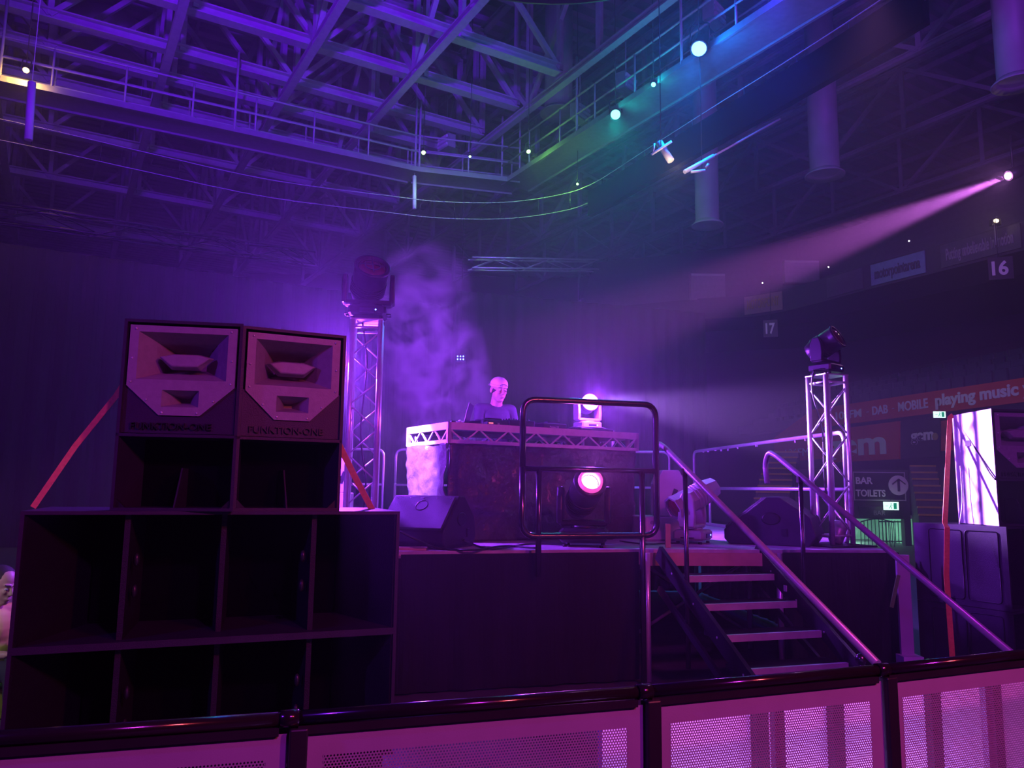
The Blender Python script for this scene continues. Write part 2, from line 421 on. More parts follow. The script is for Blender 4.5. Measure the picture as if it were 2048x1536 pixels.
# ---------------------------------------------------------------- curved dark track round the floor, drape on its right half
trk = [atz(x, y, 9.4) for x, y in ((-60,268),(110,303),(300,345),(540,395),(785,426),(880,436),(1000,438),(1100,427),(1180,405),(1290,340),(1420,262),(1560,180),(1700,95),(1850,0))]
def smooth_path(P, k=4):
    out = []
    for i in range(len(P)-1):
        p0, p1, p2, p3 = P[max(i-1,0)], P[i], P[i+1], P[min(i+2, len(P)-1)]
        for j in range(k):
            t = j/k; out.append(0.5*((2*p1)+(p2-p0)*t+(2*p0-5*p1+4*p2-p3)*t*t+(3*p1-p0-3*p2+p3)*t**3))
    out.append(P[-1]); return out
tp = smooth_path(trk)
o_ = tp[20].copy()
t = thing('curtain_track', 'thin curved curtain track sweeping below the catwalk across the hall', 'track', o_)
MB().tube([p-o_ for p in tp], .011, 6).build('lower_rail', m_steel, t)
MB().tube([p-o_+Vector((0,0,.5)) for p in tp], .012, 6).build('upper_rail', m_steel, t)
w = MB()
for i in range(0, len(tp), 3): w.tube([tp[i]-o_, tp[i]-o_+Vector((0,0,.5))], .008, 5)
w.build('strut', m_blackm, t)
sub = tp[32:]
r0 = [p + Vector((0,0,.30)) for p in sub]; r1 = [p - Vector((0,0,.40)) for p in sub]
o = MB().rings([r0, r1], caps=False, closed=False).build('rolled_drape', m_void, recentre=True, thick=.16); tag(o, 'dark rolled drape hung along the curved track under the blue lamp', 'drape')
# pipe with lamp arm at the foot of the dark drape, lit warm
def rod(a, b, r, name, m, parent, O): return MB().tube([a-O, b-O], r, 8).build(name, m, parent)
O = at(1400, 330, 15.6)
t = thing('boom_arm', 'pale boom pipe with a small bracket, sticking out below the dark drape', 'pipe', O)
rod(at(1369,344,15.6), at(1427,312,15.9), .045, 'thick_pipe', m_white, t, O)
rod(at(1427,312,15.9), at(1560,238,16.8), .022, 'thin_pipe', m_white, t, O)
rod(at(1382,344,15.6), at(1410,341,15.6), .03, 'bracket', m_white, t, O)
rod(at(1404,336,15.75), Vector((at(1404,336,15.75).x, at(1404,336,15.75).y, 17.58)), .010, 'drop_wire', m_blackm, t, O)
rod(at(1412,336,15.6), at(1417,328,15.6), .03, 'clamp', m_silver, t, O)
O = at(1322, 297, 15.2)
t = thing('projector_mount', 'pale tilted mount with a round body below the blue catwalk', 'bracket', O)
rod(at(1303,309,15.2), at(1343,283,15.2), .028, 'crossbar', m_white, t, O)
rod(at(1318,285,15.3), at(1342,322,15.2), .075, 'body', m_duct, t, O)
rod(at(1322,296,15.2), Vector((at(1322,296,15.2).x, at(1322,296,15.2).y, 17.58)), .010, 'drop_wire', m_blackm, t, O)
rod(at(1307,304,15.2), at(1309,287,15.2), .016, 'stay', m_white, t, O)
lamp('work_light', 'POINT', at(1352,338,15.0), (1.0,.75,.45), 16, size=.05)
# ---------------------------------------------------------------- hanging ventilation ducts
def duct(px, py, Y, r, h, label, flare=1.35):
    p = at(px, py, Y)
    t = thing('hanging_duct', label, 'duct', p, 0, 'round ducts hanging from the roof')
    MB().lathe([(r,.12),(r,h)], 20).build('pipe', m_duct, t)
    MB().lathe([(r*.9,.10),(r*flare,.0),(r*flare,.03),(r,.16)], 20).build('flare', m_duct, t)
    return t
duct(1117, 228, 22, .42, 4.2, 'round duct with flared mouth hanging between the lime and teal lamps')
duct(1650, 352, 22, .42, 5.5, 'long round duct hanging above the right light tower')
duct(1415, 452, 23, .36, 7.5, 'round duct hanging lowest of all, below the warm boom pipe')
duct(2032, 170, 16, .36, 4.5, 'round duct cut by the upper right corner')
duct(850, 165, 26, 1.0, 1.3, 'wide drum shaped duct end among the violet trusses', 1.05)
duct(205, 118, 24, 1.25, 1.2, 'widest drum shaped duct end over the amber lamp side', 1.05)
duct(570, 88, 27, .95, 1.6, 'drum shaped duct end among the first violet trusses', 1.05)
duct(760, 232, 30, 1.3, 1.3, 'drum shaped duct end deep behind the violet trusses', 1.05)
# small louvred house lights
def louvre(px, py, Y, label, w=.62):
    p = at(px, py, Y)
    t = thing('house_light', label, 'light', p, math.atan2(p.x, -p.y)*0.3, 'louvred house lights under the roof')
    MB().box((0,0,w*.36),(w,.28,w*.72)).build('housing', m_silver, t)
    s = MB()
    for k in range(3): s.box((0,-.16,w*(.14+.22*k)),(w*.86,.05,w*.13))
    s.build('louvre', m_white, t)
    MB().tube([(0,0,w*.7),(0,0,1.9)], .02, 6).build('drop_rod', m_steel, t)
louvre(1160, 243, 21, 'louvred house light beside the round duct mouth')
louvre(1252, 186, 19, 'louvred house light above the teal lamp')
louvre(1428, 48, 17, 'louvred house light just above the blue lamp')
louvre(893, 300, 24, 'louvred house light beside the pale lime lamp')
# round scoreboard overhead
t = thing('scoreboard', 'dark round scoreboard cut by the top edge overhead', 'scoreboard', (0.55, atz(1095, 24, 9.0).y - 3.08, 9.0)); t.scale = (1.4,1.4,1.0)
MB().lathe([(2.05,0),(2.2,.12),(2.2,2.2),(2.0,2.3)], 48).build('drum', m_signblack, t)
MB().lathe([(2.26,.3),(2.28,.32),(2.28,.5),(2.26,.52)], 48).build('rim_band', m_blackm, t)
MB().tube([(1.4,0,2.3),(1.4,0,8.4)], .03, 6).build('cable', m_blackm, t)
MB().tube([(-1.4,0,2.3),(-1.4,0,8.4)], .03, 6).build('cable', m_blackm, t)
# ---------------------------------------------------------------- far drapes behind the stage
def drape(name, a, b, z0, z1, amp, label, n=160, fold=.55, m=None):
    a, b = Vector(a), Vector(b); L = (b-a).length; d = (b-a)/L; nn = Vector((d.y, -d.x, 0)); O = (a+b)/2; O.z = 0
    top, bot = [], []
    for i in range(n+1):
        s = L*i/n; off = nn*(amp*math.sin(s/fold*2*PI)*(0.7+0.3*math.sin(s*1.7)))
        top.append(a+d*s+off*.6 - O + Vector((0,0,z1-a.z))); bot.append(a+d*s+off - O + Vector((0,0,z0-a.z)))
    o = MB().rings([top, bot], caps=False, closed=False).build(name, m or m_skirt, loc=O, thick=.02)
    return tag(o, label, 'drape')
m_drape = mat('arena_drape', (0.016, 0.014, 0.018), 0.95)
drape('stage_drape', (-15.5,17.5,0), (-2,25.5,0), 0.02, 7.6, .12, 'tall dark drape hanging behind the speaker stack side of the stage', m=m_drape)
drape('stage_drape', (-1.9,25.6,0), (7.2,28.5,0), 0.02, 8.2, .12, 'tall dark drape hanging in the middle behind the performer', m=m_drape)
drape('side_drape', (-17.5,9.0,0), (-12.1,16.0,0), 0.02, 8.2, .12, 'near black drape filling the dark side beyond the amber lamp', m=m_drape)
def box_truss(a, b, w, r, label, step, name='truss_bar', m=m_alu):
    a, b = Vector(a), Vector(b); O = (a+b)/2; d = (b-a).normalized(); n = d.cross(Vector((0,0,1))); L = (b-a).length
    t = thing(name, label, 'truss', O)
    c = MB(); cs = []
    for i, j in ((-1,0),(1,0),(-1,1),(1,1)):
        off = n*(w/2*i) + Vector((0,0,w*j)); cs.append(off); c.tube([a-O+off, b-O+off], r, 6)
    c.build('chord', m, t)
    l = MB(); k = int(L/step)
    for i in range(k):
        s0, s1 = a-O+d*(L*i/k), a-O+d*(L*(i+1)/k)
        for u, v in ((0,1),(2,3),(0,2),(1,3)):
            if i % 2: u, v = v, u
            l.tube([s0+cs[u], s1+cs[v]], r*.5, 4)
    l.build('lattice', m, t)
    return t
box_truss(at(940,538,25.2), at(1192,541,27.5), .36, .03, 'greenish horizontal truss bar on top of the middle drape', 1.0)
box_truss(at(-30,440,16.2), at(620,530,24.6), .4, .03, 'violet horizontal truss bar along the top of the side drapes', 1.2, m=m_blackm)
# ================================================================ right stand
PA = atz(1700, 847, 4.1); PB = atz(2048, 804, 4.1)
wd = (PB - PA); wd.z = 0; wd.normalize(); wn = Vector((wd.y, -wd.x, 0))      # along the stand front, far -> near
if wn.x > 0: wn = -wn                                                        # faces the arena floor
def W(px, py, off=0.0): return onplane(px, py, PA + wn*off, wn)
yaw = math.atan2(wd.y, wd.x)
def poster(pxs, m, label, cat, off, depth=.05, name='banner', group=None):
    P = [W(x, y, off) for x, y in pxs]; O = sum(P, Vector())/len(P); O.z = min(p.z for p in P)
    t = thing(name, label, cat, O, 0, group)
    MB().prism([p-O for p in P], -wn*depth).build('panel', m, t)
    return t, O
def lettering(s, pxl, pyl, pxr, hpx, m, t, O, off, bold=0.0, name='lettering'):   # text whose baseline runs from (pxl,pyl) towards pxr
    a = W(pxl, pyl, off); b = W(pxr, pyl, off); a2 = W(pxl, pyl-hpx, off)
    hgt = abs(a2.z-a.z)
    cu = bpy.data.curves.new('txt', 'FONT'); cu.body = s; cu.size = 1.0; cu.extrude = .01; cu.offset = bold
    o0 = bpy.data.objects.new('txt', cu); COL.objects.link(o0)
    dg = bpy.context.evaluated_depsgraph_get(); me = bpy.data.meshes.new_from_object(o0.evaluated_get(dg)); bpy.data.objects.remove(o0)
    xs = [v.co.x for v in me.vertices]; wx = max(xs)-min(xs)
    width = ((b-a) - Vector((0,0,(b-a).z))).length
    Mx = face_matrix(a - O, wd) @ Matrix.Diagonal((width/wx, hgt/0.70, 1, 1)) @ Matrix.Translation((-min(xs),0,0))
    me.transform(Mx); me.materials.clear(); me.materials.append(m)
    o = bpy.data.objects.new(name, me); COL.objects.link(o); o.parent = t
    return o
# long banner on the parapet; its lettering is level in the place
t, O = poster([(1640,854.5),(2090,798.5),(2090,749),(1640,816.5)], m_red, 'long orange red banner with pale slogan on the parapet of the right stand', 'banner', 0, .08)
zb = (W(1690,878).z + W(1690,832).z)/2
def line_text(s, px0, px1, zc, size, m, t, O, off=.02, bold=0.0):
    # find the points of the banner plane at these photo columns at height zc
    def col(px):
        lo, hi = 0, 1400
        for _ in range(40):
            mid = (lo+hi)/2
            if W(px, mid, off).z > zc: lo = mid
            else: hi = mid
        return lo
    a = W(px0, col(px0), off); b = W(px1, col(px1), off)
    cu = bpy.data.curves.new('txt', 'FONT'); cu.body = s; cu.size = 1.0; cu.extrude = .01; cu.offset = bold
    o0 = bpy.data.objects.new('txt', cu); COL.objects.link(o0)
    dg = bpy.context.evaluated_depsgraph_get(); me = bpy.data.meshes.new_from_object(o0.evaluated_get(dg)); bpy.data.objects.remove(o0)
    xs = [v.co.x for v in me.vertices]; wx = max(xs)-min(xs)
    me.transform(face_matrix(a - O, wd) @ Matrix.Diagonal(((b-a).length/wx, size/0.7, 1, 1)) @ Matrix.Translation((-min(xs),0,0)))
    me.materials.clear(); me.materials.append(m)
    o = bpy.data.objects.new('lettering', me); COL.objects.link(o); o.parent = t
zc = PA.z
line_text('106FM', 1672, 1723, zc+.20, .28, m_letter, t, O, bold=.02)
line_text('.', 1733, 1738, zc+.32, .10, m_letter, t, O)
line_text('DAB', 1745, 1776, zc+.20, .29, m_letter, t, O, bold=.02)
line_text('.', 1784, 1789, zc+.32, .10, m_letter, t, O)
line_text('MOBILE', 1797, 1856, zc+.20, .30, m_letter, t, O, bold=.02)
line_text('playing music y', 1871, 2066, zc+.22, .34, m_letter, t, O, bold=.035)
# tier wall under the banner
def wallpanel(name, pxs, m, off, depth=.2):
    P = [W(x, y, off) for x, y in pxs]
    return struct(name, MB().prism(P, -wn*depth), m, recentre=True)
t, O = poster([(1548,876),(1625,819),(1640,817),(1640,918),(1548,924)], m_red, 'sloping orange red wall end beyond the right tower', 'wall panel', -.05, .1, name='ramp_panel')
lettering('106FM', 1571, 914, 1618, 15, m_letter, t, O, .02)
t, O = poster([(1645,862),(1798,842),(1798,918),(1645,926)], m_red, 'large orange red panel with pale gem lettering behind the right tower', 'panel', -.25, .08, name='logo_panel')
lettering('gem', 1650, 913, 1773, 42, m_letter, t, O, -.22, bold=.03)
t, O = poster([(1801,844),(1879,835),(1879,912),(1801,917)], m_signblack, 'black panel with small pale gem lettering by the exit sign', 'panel', -.25, .08, name='logo_panel')
lettering('gem', 1822, 882, 1868, 22, m_letter, t, O, -.22, bold=.03)
MB().lathe([(.12,0),(.12,.02)], 16, Matrix.Translation(W(1871,873,-.2)-O) @ face_matrix((0,0,0), wd)).build('dot', m_yellow, t)
t, O = poster([(1882,842),(1905,838),(1905,900),(1882,902)], m_red, 'narrow orange red strip panel beside the black gem panel', 'panel', -.25, .08, name='logo_panel')
wallpanel('wall_stand_front', [(1600,925),(1700,920),(2100,905),(2140,1130),(1600,1100)], m_dark, -1.2)
wallpanel('wall_stand_recess', [(1600,860),(2100,798),(2100,1000),(1600,960)], m_dark, -.9)
# tiers of the lower bowl behind the banner, stepping up and back
tm = MB()
for k in range(12):
    a = PA + Vector((0,0,.55+.34*k)) - wn*(.3+.8*k) - wd*9; b = PB + Vector((0,0,.55+.34*k)) - wn*(.3+.8*k) + wd*4
    tm.bar(a - wn*.4 - Vector((0,0,.2)), b - wn*.4 - Vector((0,0,.2)), .8, .4)
struct('floor_seating_tiers', tm, m_seatwall)
m_seat = mat('dark_blue_seat', (0.05, 0.05, 0.09), 0.45)
def seat_at(p, label=None, grp=None):
    t = thing('tip_up_seat', label, 'seat', p, yaw, grp)
    sg = 1 if (Matrix.Rotation(yaw,3,'Z') @ Vector((0,1,0))).dot(wn) > 0 else -1
    MB().box((0,-.12*sg,.45),(.44,.05,.75)).build('backrest', m_seat, t, bevel=.02)
    MB().box((0,.0,.42),(.42,.09,.38)).build('seat_pan', m_seat, t, bevel=.02)
    MB().box((0,-.05*sg,.1),(.06,.2,.2)).build('bracket', m_blackm, t)
    return t
base = None
for row in range(2):
    for i in range(26):
        p = PA + Vector((0,0,.55+.34*row*2)) - wn*(.75+.8*row*2) + wd*(-6.2 + i*.56)
        lab = ('dark folded tip-up seat in the row just above the slogan banner', 'dark folded tip-up seat in the second row above the slogan banner')[row]
        if base is None: base = seat_at(p, lab, 'seats in the row above the banner'); continue
        c = copy_tree(base); c.location = p; c['label'] = lab; c['group'] = ('seats in the row above the banner','seats in the second row above the banner')[row]
# upper tier fascia, bending round the bowl
fp = [atz(x, y, 8.7) for x, y in ((1150,640),(1400,618),(1540,607),(1740,553),(1850,524),(2048,470),(2200,425))]
fs_ = smooth_path(fp, 4)
cen = Vector((-2, 10, 0))
def outw(p): q = p - cen; q.z = 0; return q.normalized()
fm = MB()
r0 = [p + Vector((0,0,-.42)) for p in fs_]; r1 = [p + Vector((0,0,.42)) for p in fs_]; r2 = [p + Vector((0,0,.42)) + outw(p)*.5 for p in fs_]; r3 = [p + Vector((0,0,-.42)) + outw(p)*2.5 for p in fs_]
fm.rings([r3, r0, r1, r2], caps=False, closed=False)
struct('trim_upper_fascia', fm, m_dark)
um = MB(); prev = None
rr = []
for k in range(9):
    rr.append([p + Vector((0,0,-.2+.55*k)) + outw(p)*(.5+.9*k) for p in fs_]); rr.append([p + Vector((0,0,.35+.55*k)) + outw(p)*(.5+.9*k) for p in fs_])
um.rings(rr, caps=False, closed=False)
struct('floor_upper_tier', um, m_seatwall)
bw = MB().rings([[p + Vector((0,0,-8.6)) + outw(p)*9.5 for p in fs_], [p + Vector((0,0,-.1)) + outw(p)*9.5 for p in fs_]], caps=False, closed=False)
struct('wall_under_upper_tier', bw, m_dark)
def fasc(px0, px1, off=.03):      # points on the fascia at these photo columns
    def pt(px):
        best = min(range(len(fs_)-1), key=lambda i: abs(colpx(fs_[i])-px) + abs(colpx(fs_[i+1])-px))
        a, b = colpx(fs_[best]), colpx(fs_[best+1]); k = (px-a)/(b-a); p = fs_[best].lerp(fs_[best+1], k); return p - outw(p)*off
    return pt(px0), pt(px1)
def colpx(P):
    v = P - EYE; return 1024 + FPX*v.dot(Rt)/v.dot(Fw)
def ad(px0, px1, m, label, txt=None, tm_=None, h=.7, tw=(.08,.92)):
    a, b = fasc(px0, px1); O = (a+b)/2; d = (b-a).normalized(); n = Vector((d.y,-d.x,0))
    if n.dot(outw(O)) > 0: n = -n
    t = thing('fascia_sign', label, 'sign', O - Vector((0,0,h/2)), 0)
    O2 = O - Vector((0,0,h/2))
    MB().prism([a-O2-Vector((0,0,h/2)), b-O2-Vector((0,0,h/2)), b-O2+Vector((0,0,h/2)), a-O2+Vector((0,0,h/2))], n*.04).build('board', m, t)
    if txt:
        cu = bpy.data.curves.new('txt', 'FONT'); cu.body = txt; cu.size = 1; cu.extrude = .01; cu.offset = .02
        o0 = bpy.data.objects.new('txt', cu); COL.objects.link(o0)
        dg = bpy.context.evaluated_depsgraph_get(); me = bpy.data.meshes.new_from_object(o0.evaluated_get(dg)); bpy.data.objects.remove(o0)
        xs = [v.co.x for v in me.vertices]; wx = max(xs)-min(xs); L = (b-a).length
        me.transform(face_matrix(a - O2 + d*L*tw[0] + n*.06 - Vector((0,0,h*.22)), d) @ Matrix.Diagonal((L*(tw[1]-tw[0])/wx, h*.5/.7, 1, 1)) @ Matrix.Translation((-min(xs),0,0)))
        me.materials.clear(); me.materials.append(tm_ or m_letter)
        o = bpy.data.objects.new('lettering', me); COL.objects.link(o); o.parent = t
m_blue_sign = mat('pale_blue_sign', (0.20, 0.26, 0.42), 0.6)
m_dim_sign = mat('dim_fascia_sign', (0.09, 0.075, 0.10), 0.6)
m_dim_letter = mat('dim_grey_lettering', (0.30, 0.27, 0.32), 0.6)
m_tan = mat('tan_sign', (0.32, 0.20, 0.18), 0.6)
ad(1490, 1566, m_tan, 'tan strip sign ending in POINT on the upper fascia above number 17', 'MOTORPOINT', m_yellow)
ad(1656, 1728, m_dim_sign, 'dim strip sign on the upper fascia before the pale blue one')
ad(1744, 1852, m_blue_sign, 'pale blue strip sign on the upper fascia', 'motorpointarena', m_dim_sign)
ad(1884, 2044, m_dim_sign, 'dim strip sign with a long line of words on the upper fascia above number 16', 'Putting unbelievable in motion', m_dim_letter)
# section numbers on the dark wall under the fascia
def number(s, px, py, h, wpx, Y, label):
    P = at(px-wpx/2, py+h/2, Y); Pt = at(px-wpx/2, py-h/2, Y); Pr = at(px+wpx/2, py+h/2, Y)
    d = outw(P); r = Vector((d.y, -d.x, 0)); n = -d
    r = r if r.x > 0 else -r
    r = (Vector((.93,-.36,0))).normalized()
    t = thing('section_number', label, 'sign', P)
    MB().tube([(.2,.02,.3), (.2,.02,1.6)], .012, 5).build('drop_rod', m_blackm, t)
    cu = bpy.data.curves.new('txt', 'FONT'); cu.body = s; cu.size = 1; cu.extrude = .01; cu.offset = .03
    o0 = bpy.data.objects.new('txt', cu); COL.objects.link(o0)
    dg = bpy.context.evaluated_depsgraph_get(); me = bpy.data.meshes.new_from_object(o0.evaluated_get(dg)); bpy.data.objects.remove(o0)
    xs = [v.co.x for v in me.vertices]; wx = max(xs)-min(xs); H = (Pt-P).length; Wd = (Pr-P).length
    me.transform(face_matrix((0,0,0), r) @ Matrix.Diagonal((Wd*1.05/wx, H/.7, 1, 1)) @ Matrix.Translation((-min(xs),0,0)))
    me.materials.clear(); me.materials.append(m_letter)
    o = bpy.data.objects.new('numeral', me); COL.objects.link(o); o.parent = t
    MB().box((Wd/2, 0, H/2), (Wd*1.6, .03, H*1.7), 0, Matrix.Translation(outw(P)*.06) @ Matrix.Rotation(math.atan2(r.y, r.x), 4, 'Z')).build('board', m_signblack, t)
number('16', 1998, 537, 26, 27, 20.5, 'larger pale numeral sixteen on its board beside the right frame edge')
number('17', 1540, 657, 20, 17, 26.5, 'smaller pale numeral seventeen under the tan strip sign')
# dim screens in the hazy upper tier
def screen(px0, py0, px1, py1, Y, label, m):
    a = at(px0, py1, Y); b = at(px1, py1, Y); c = at(px0, py0, Y)
    t = thing('wall_box', label, 'box', a)
    MB().box(((b-a).length/2, .15, (c-a).length/2), ((b-a).length, .3, (c-a).length)).build('cabinet', m, t, bevel=.02)
    MB().box(((b-a).length/2, -.02, (c-a).length*.93), ((b-a).length*.96, .04, (c-a).length*.08)).build('top_strip', m_duct, t)
m_box = mat('dim_upper_box', (0.22, 0.18, 0.24), 0.7)
screen(1382, 546, 1452, 600, 30, 'pale box with a light strip on top in the beam lit upper tier', m_box)
screen(1570, 520, 1640, 565, 28, 'dim square box beside the tip of the pink beam', m_box)
def pinlight(px, py, Y, label):
    o = MB().ell((0,0,0),(.02,.02,.02),8,6).build('pin_light', emis('pin_glow',(1,.9,1),25), loc=at(px,py,Y)); tag(o, label, 'light', 'pin lights in the upper tier')
pinlight(1525,566,27,'tiny white point of light beside the dim square box'); pinlight(1657,534,26,'tiny white point of light at the edge of the pink beam'); pinlight(1818,482,22,'tiny white point of light above the pale blue sign')
# floodlight on upper rail
t = thing('tier_floodlight', 'small warm floodlight on the upper tier rail below the pink lamp', 'light', at(1990, 445, 21))
MB().box((0,0,0),(.26,.16,.2)).build('housing', m_black, t, bevel=.02)
MB().ell((-.02,-.09,.02),(.07,.03,.05)).build('lens', emis('flood_glow',(1,.75,.4),20), t)
MB().tube([(0,0,-.1),(0,0,-.65)], .03).build('post', m_steel, t)
lamp('flood_glow_lamp','SPOT', at(1990,445,20.8), (1,.7,.4), 20, aim=at(1960,470,18), angle=140, blend=1, size=.05)
# ---------------------------------------------------------------- bar entrance
YB = 24.0
def B(px, py, Y=YB): return at(px, py, Y)
a, b = B(1708, 1001), B(1812, 1001); c = B(1708, 943)
Wd, H = (b-a).length, (c-a).length
t = thing('direction_sign', 'black sign reading BAR and TOILETS with an arrow in a pale disc', 'sign', a)
MB().box((Wd/2, .04, H/2), (Wd, .08, H)).build('board', m_signblack, t)
fr = MB()
for z in (0.02, H-.02): fr.box((Wd/2, -.01, z), (Wd, .03, .025))
for x in (0.012, Wd-.012): fr.box((x, -.01, H/2), (.025, .03, H))
fr.build('border', m_duct, t)
text('BAR', H*.32, m_letter, t, face_matrix((Wd*.04,-.01,H*.58),(1,0,0)), bold=.008)
text('TOILETS', H*.32, m_letter, t, face_matrix((Wd*.04,-.01,H*.15),(1,0,0)) @ Matrix.Diagonal((.86,1,1,1)), bold=.008)
MB().lathe([(H*.34,0),(H*.34,.03)], 32, Matrix.Translation((Wd*.86,-.01,H*.54)) @ Matrix.Rotation(PI/2,4,'X')).build('disc', m_letter, t)
ar = MB(); X, Z = Wd*.86, H*.54
ar.box((X,-.05,Z),(.07,.02,H*.42)); ar.bar((X,-.05,Z+H*.22),(X-.2,-.05,Z+H*.04),.02,.07,(0,1,0)); ar.bar((X,-.05,Z+H*.22),(X+.2,-.05,Z+H*.04),.02,.07,(0,1,0))
ar.build('arrow', m_signblack, t)
# wall with the opening, the lit passage and its gate
x0, x1 = B(1702,1100).x, B(1815,1100).x; zt = B(1760,1038).z
m_mint = mat('pale_green_wall', (0.45, 0.62, 0.52), 0.7)
struct('wall_bar_front', MB().box(((x0-.8), YB+.2, 1.15),(1.6,.2,2.3)).box((x1+.1, YB+.2, 1.15),(.2,.2,2.3)).box(((x0+x1)/2, YB+.2, (zt+2.3)/2),(x1-x0,.2,2.3-zt)), m_dark)
struct('wall_passage', MB().box(((x0+x1)/2, YB+3.2, zt/2),(x1-x0+1.2,.1,zt)).box((x0-.5, YB+1.8, zt/2),(.1,2.8,zt)).box((x1+.5, YB+1.8, zt/2),(.1,2.8,zt)).box(((x0+x1)/2, YB+1.8, zt+.05),(x1-x0+1.2,2.8,.1)), m_mint)
lamp('passage_light', 'POINT', ((x0+x1)/2, YB+1.6, zt-.25), (0.45,1.0,.75), 42, size=.15)
g = thing('security_gate', 'black barred gate standing open in the pale green bar passage', 'gate', (x1-.55, YB+.6, 0))
bars = MB()
for i in range(9): bars.tube([(i*.1,0,.03),(i*.1,0,zt-.06)], .012, 6)
bars.tube([(0,0,.1),(.8,0,.1)], .02, 6); bars.tube([(0,0,zt-.1),(.8,0,zt-.1)], .02, 6)
bars.build('bars', m_blackm, g)
g = thing('low_barrier', 'low black railing with arched top in front of the bar passage', 'railing', (x0+.1, YB-.5, 0))
bars = MB()
for i in range(10): bars.tube([(i*.11,0,.0),(i*.11,0,.72+.10*math.sin(i/9*PI))], .011, 6)
bars.tube([(i*.11,0,.72+.10*math.sin(i/9*PI)) for i in range(10)], .018, 6)
bars.build('bars', m_blackm, g)
t = thing('bar_fascia', 'small dim BAR board above the pale green passage', 'sign', B(1738, 1034, YB-.05))
MB().box((.35,0,.14),(1.3,.05,.34)).build('board', m_signblack, t)
text('BAR', .2, m_dim_letter, t, face_matrix((.12,-.04,.06),(1,0,0)))
def exit_sign(px, py, Y, w, label):
    t = thing('exit_sign', label, 'sign', at(px-0, py, Y)); h = w*.55
    MB().box((0,.03,0),(w,.06,h)).build('light_box', m_exit, t)
    f = MB()                          # running figure, arrow and doorway
    f.ell((-w*.03,-.01,h*.30),(w*.035,.01,w*.035),8,6); f.bar((-w*.03,-.01,h*.20),(-w*.08,-.01,-h*.05),.01,w*.06,(0,1,0))
    f.bar((-w*.08,-.01,-h*.05),(-w*.0,-.01,-h*.15),.01,w*.04,(0,1,0)); f.bar((0,-.01,-h*.15),(-w*.02,-.01,-h*.36),.01,w*.04,(0,1,0)); f.bar((-w*.08,-.01,-h*.05),(-w*.18,-.01,-h*.3),.01,w*.04,(0,1,0))
    f.bar((-w*.04,-.01,h*.16),(w*.07,-.01,h*.06),.01,w*.03,(0,1,0)); f.box((w*.24,-.01,0),(w*.2,.02,h*.76)); f.bar((-w*.42,-.01,0),(-w*.24,-.01,0),.01,w*.05,(0,1,0))
    f.build('pictogram', m_exitg, t)
    MB().tube([(0,.03,h*.5),(0,.03,h*.5+.35)], .012, 6).build('drop_rod', m_blackm, t)
exit_sign(1880, 829, 23.0, .34, 'small lit green and white exit sign hanging under the slogan banner')
exit_sign(1783, 1012, 23.6, .44, 'lit green exit sign over the pale green bar passage')
# ---------------------------------------------------------------- aisle stairs with yellow nosings
def aisle(p0, stepv, n, width, wdir, label):
    t = thing('aisle_stairs', label, 'stairs', p0)
    s = MB(); y = MB(); wdir = Vector(wdir).normalized(); hd = Vector((stepv[0], stepv[1], 0)); rz = stepv[2]
    for k in range(n):
        c = hd*(k+.5) + Vector((0,0,rz*(k+1)))
        q = [hd*k, hd*k + wdir*width, hd*(k+1) + wdir*width, hd*(k+1)]
        base = Vector((0,0,-p0[2]))
        s.rings([[v + base for v in q], [v + Vector((0,0,rz*(k+1))) for v in q]])
        e0 = hd*k + Vector((0,0,rz*(k+1)+.01)); y.bar(e0, e0 + wdir*width, .07, .05)
    s.build('steps', m_seatwall, t); y.build('nosing', m_yellow, t)
aisle(at(1492, 1065, 22.5), (.155, .30, .19), 13, 1.0, (.97,-.2,0), 'aisle stairs with yellow edges rising behind the right wedge monitor')
aisle(at(1838, 1045, 21.5), (.13, .30, .2), 8, .72, (.97,-.2,0), 'aisle stairs with yellow edges between the orange strap and the bar sign')
# ================================================================ stage
ZS = 1.10
st = thing('stage', 'raised stage with grey deck, timber edge and black skirts', 'stage', (0, 9, 0))
def SL(x, y, z): return Vector((x, y-9, z))
poly = [(-3.0,5.70),(-.88,6.34),(1.14,6.90),(2.45,7.02),(3.45,7.12),(2.95,12.6),(-3.0,12.85)]
MB().prism([SL(x,y,ZS-.03) for x,y in poly], (0,0,.03)).build('deck', m_stage, st)
def edge(a, b, z0, z1, t, m, name, lab=None, off=0.0):
    a, b = Vector((*a,0)), Vector((*b,0)); d = (b-a).normalized(); n = Vector((d.y,-d.x,0))*(-off)
    mb = MB().bar(a+n*-1+Vector((0,-9,(z0+z1)/2)), b+n*-1+Vector((0,-9,(z0+z1)/2)), t, z1-z0)
    o = mb.build(name, m, st)
    if lab: o['label'] = lab
    return o
edge((-3.0,5.70),(-.88,6.34),ZS-.13,ZS-.03,.04,m_beam,'edge_beam')
edge((-.88,6.34),(1.14,6.90),ZS-.13,ZS-.03,.04,m_beam,'edge_beam')
edge((1.14,6.90),(2.45,7.02),ZS-.14,ZS-.03,.06,m_beam,'edge_beam','timber edge beam above the stairs')
edge((2.45,7.02),(3.45,7.12),ZS-.13,ZS-.03,.04,m_blackm,'edge_beam')
